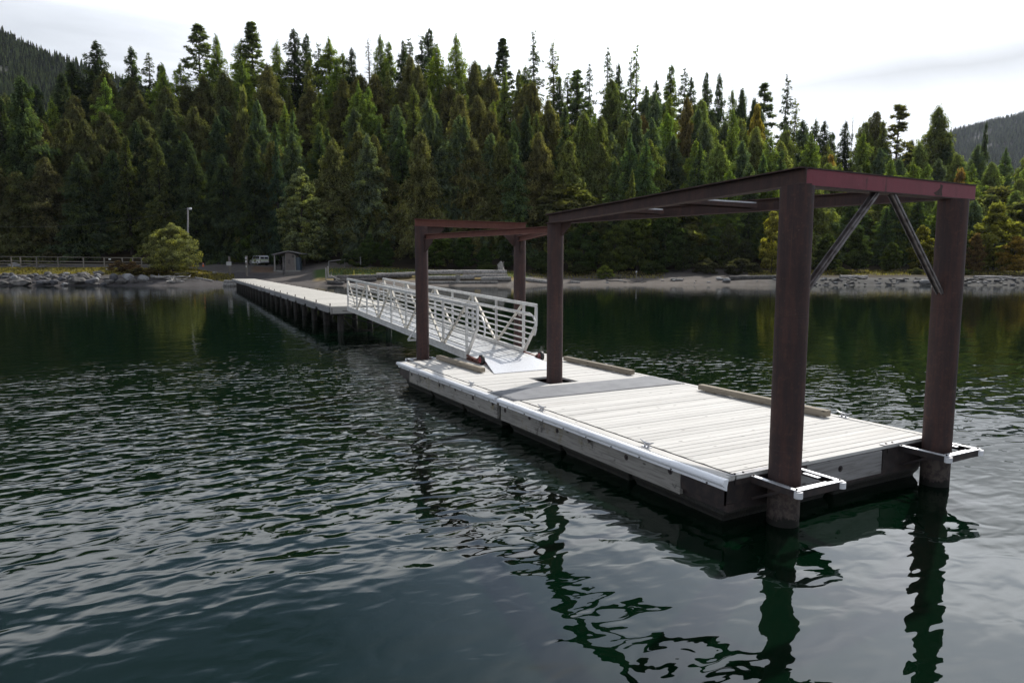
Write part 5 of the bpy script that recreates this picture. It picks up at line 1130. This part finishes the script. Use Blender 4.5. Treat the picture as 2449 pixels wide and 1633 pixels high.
bt = MB(); sbox(bt, -1.6, -.85, -.2, .3, .70, .80); bt2 = MB(); bl_ = empty('bench', S(-1.2, 0, .06)); tag(bl_, 'pale plank bench under the porch roof of the shelter', 'bench'); bt.build('seat', 'shelter_trim', bl_); sbox(bt2, -1.55, -1.45, -.15, .25, .061, .699); sbox(bt2, -1.0, -.9, -.15, .25, .061, .699); bt2.build('leg', 'shelter_dark', bl_)
# van, seen from behind and its left side
F = 138; g = g_at(627, F); van = empty('parked_van', (g.x, g.y, g.z)); tag(van, 'white old station wagon with a green and yellow stripe parked on the lot', 'car')
hd = YAW - R(43); fwd = Vector((math.sin(hd), math.cos(hd), 0)); rt = Vector((fwd.y, -fwd.x, 0)); og_ = g + vr * .55
def Vn(x, y, z): return og_ + rt * x + fwd * y + Vector((0, 0, z))
def loft(secs, m_, smooth=False):
    n = len(secs[0]); vs = [Vn(*p) for s_ in secs for p in s_]; m_.add(vs, [(i * n + k, i * n + (k + 1) % n, (i + 1) * n + (k + 1) % n, (i + 1) * n + k) for i in range(len(secs) - 1) for k in range(n)] + [tuple(reversed(range(n))), tuple(range((len(secs) - 1) * n, len(secs) * n))], smooth)
W = .98
def sec(y, w, z0, z1): return [(-w, y, z0), (-w, y, z1 - .06), (-w + .06, y, z1), (w - .06, y, z1), (w, y, z1 - .06), (w, y, z0)]
m_ = MB(); loft([sec(0, W - .03, .45, 1.10), sec(.12, W, .40, 1.15), sec(4.0, W, .40, 1.15), sec(4.3, W - .02, .42, 1.12), sec(5.35, W - .05, .45, 1.02), sec(5.5, W - .1, .5, .95)], m_)
loft([sec(.06, W - .07, 1.11, 1.80), sec(.3, W - .12, 1.11, 1.93), sec(3.3, W - .13, 1.11, 1.93), sec(3.55, W - .13, 1.11, 1.85), sec(4.15, W - .06, 1.11, 1.16)], m_)
m_.build('body', 'paint_white', van, bevel=.03)
for y0, y1, yt0, yt1 in ((.45, 1.35, .5, 1.35), (1.5, 2.35, 1.5, 2.35), (2.5, 3.5, 2.5, 3.2)):
    for sx in (-1, 1):
        m_ = MB(); xo, xi = sx * (W - .075), sx * (W - .105); m_.prism([Vn(xo, y0, 1.24), Vn(xo, y1, 1.24), Vn(xi, yt1, 1.76), Vn(xi, yt0, 1.76)], rt * sx * .02); m_.build('side_window', 'window_glass', van)
for x0, x1 in ((-.78, -.05), (.05, .78)):
    m_ = MB(); m_.prism([Vn(x0, .055, 1.22), Vn(x1, .055, 1.22), Vn(x1 * .95, .10, 1.74), Vn(x0 * .95, .10, 1.74)], fwd * -.03); m_.build('rear_window', 'window_glass', van)
m_ = MB(); m_.prism([Vn(-.8, 3.58, 1.78), Vn(.8, 3.58, 1.78), Vn(.85, 4.1, 1.2), Vn(-.85, 4.1, 1.2)], Vector((0, 0, .04)) + fwd * .03); m_.build('windscreen', 'window_glass', van)
for z0, z1, mt_ in ((1.00, 1.08, 'stripe_green'), (.93, .99, 'stripe_yellow')):
    m_ = MB(); m_.prism([Vn(-W - .004, .1, z0), Vn(-W - .004, 4.2, z0), Vn(-W - .004, 4.2, z1), Vn(-W - .004, .1, z1)], rt * .003); m_.prism([Vn(-W + .1, -.012, z0), Vn(W - .1, -.012, z0), Vn(W - .1, -.012, z1), Vn(-W + .1, -.012, z1)], fwd * .01); m_.build('stripe', mt_, van)
for y in (1.05, 4.35):
    for sx in (-1, 1):
        c_ = Vn(sx * (W - .12), y, .36); m_ = MB(); m_.cyl(c_ - rt * .13, c_ + rt * .13, .37, n=20); w_ = m_.build('wheel', 'black_rubber', van); m_ = MB(); m_.cyl(c_ + rt * sx * .12, c_ + rt * sx * .14, .21, n=14); m_.build('rim', 'galv', w_)
for sx in (-1, 1): m_ = MB(); p = [Vn(sx * .93, -.012, .80), Vn(sx * .80, -.012, .80), Vn(sx * .80, -.012, 1.0), Vn(sx * .93, -.012, 1.0)]; m_.prism(p if sx < 0 else p, fwd * -.03); m_.build('tail_light', 'wheel_red', van)
m_ = MB(); p = [Vn(-.95, -.06, .48), Vn(.95, -.06, .48), Vn(.95, -.06, .62), Vn(-.95, -.06, .62)]; m_.prism(p, fwd * -.1); m_.build('bumper', 'dark_steel', van)
m_ = MB(); p = [Vn(-.16, -.02, .68), Vn(.16, -.02, .68), Vn(.16, -.02, .82), Vn(-.16, -.02, .82)]; m_.prism(p, fwd * -.01); m_.build('number_plate', 'sign_white', van)
# bushy dry weeds on the left bank
for i, (px, F, h, w_, c_, lab) in enumerate(((285, 121.5, 1.5, 1.9, (.085, .055, .035), 'brown dry bush on the bank left of the olive tree'), (318, 121.0, 1.5, 1.6, (.075, .045, .03), 'reddish brown dry bush next to the brown one'), (370, 119.5, 1.1, 2.4, (.10, .075, .03), 'dry tawny weeds below the olive tree'), (330, 119.2, .9, 2.0, (.08, .065, .035), 'low brown weeds above the big pale boulders'), (440, 119.2, .8, 2.6, (.09, .08, .03), 'low dry weeds above the driftwood tangle'))):
    plant('bush', px, F, h * 1.2, c_, lab, 'bush', None, w_ / (h * 1.2) * 1.5, name='dry_bush')
# ground cover
def ground_cover():
    rs = random.Random(8); V, Fc, val = [], [], []
    for _ in range(26000):
        px = rs.uniform(-200, 560) if rs.random() < .55 else rs.uniform(780, 2500); F = rs.uniform(118.3, 128) if px < 560 else (rs.uniform(119.5, 133) if px < 1260 else rs.uniform(126, 138))
        if 1590 < px < 1790: continue
        x, y = plan(px, F); z = ground_z(px, F) + .06; h = rs.uniform(.08, .30) * (.6 if 780 < px < 1260 else 1); a = rs.uniform(0, 6.28); w = rs.uniform(.05, .14); o_ = len(V)
        V += [(x - w * math.cos(a), y - w * math.sin(a), z - .1), (x + w * math.cos(a), y + w * math.sin(a), z - .1), (x + rs.uniform(-.1, .1), y + rs.uniform(-.1, .1), z + h)]; Fc.append((o_, o_ + 1, o_ + 2)); val.append(rs.random())
    me = bpy.data.meshes.new('grass'); me.from_pydata(V, [], Fc); me.update(); me.attributes.new('v', 'FLOAT', 'FACE').data.foreach_set('value', val); me.materials.append(MATS['needles'])
    o = bpy.data.objects.new('grass', me); col.objects.link(o); o.color = (.16, .14, .06, 1); tag(o, 'short dry grass and weeds on the banks above the water', 'grass', kind='stuff')
ground_cover()
def make_haze():
    m = bpy.data.materials.new('haze_air'); m.use_nodes = True; nt = m.node_tree; nt.nodes.clear()
    v = nt.nodes.new('ShaderNodeVolumePrincipled'); v.inputs['Color'].default_value = (.80, .88, 1.0, 1); v.inputs['Density'].default_value = .000032; v.inputs['Anisotropy'].default_value = .3
    o = nt.nodes.new('ShaderNodeOutputMaterial'); nt.links.new(v.outputs[0], o.inputs['Volume'])
    b = MB(); b.box(-6100, 6100, -6100, 6100, -4, 900); MATS['haze_air'] = m; ob = b.build('haze', 'haze_air', origin=(0, 0, 0)); tag(ob, 'thin blue haze in the air over the lake and hills', 'haze', kind='stuff')
make_haze()
for o in list(bpy.data.objects):
    if '_w' in o: del o['_w']
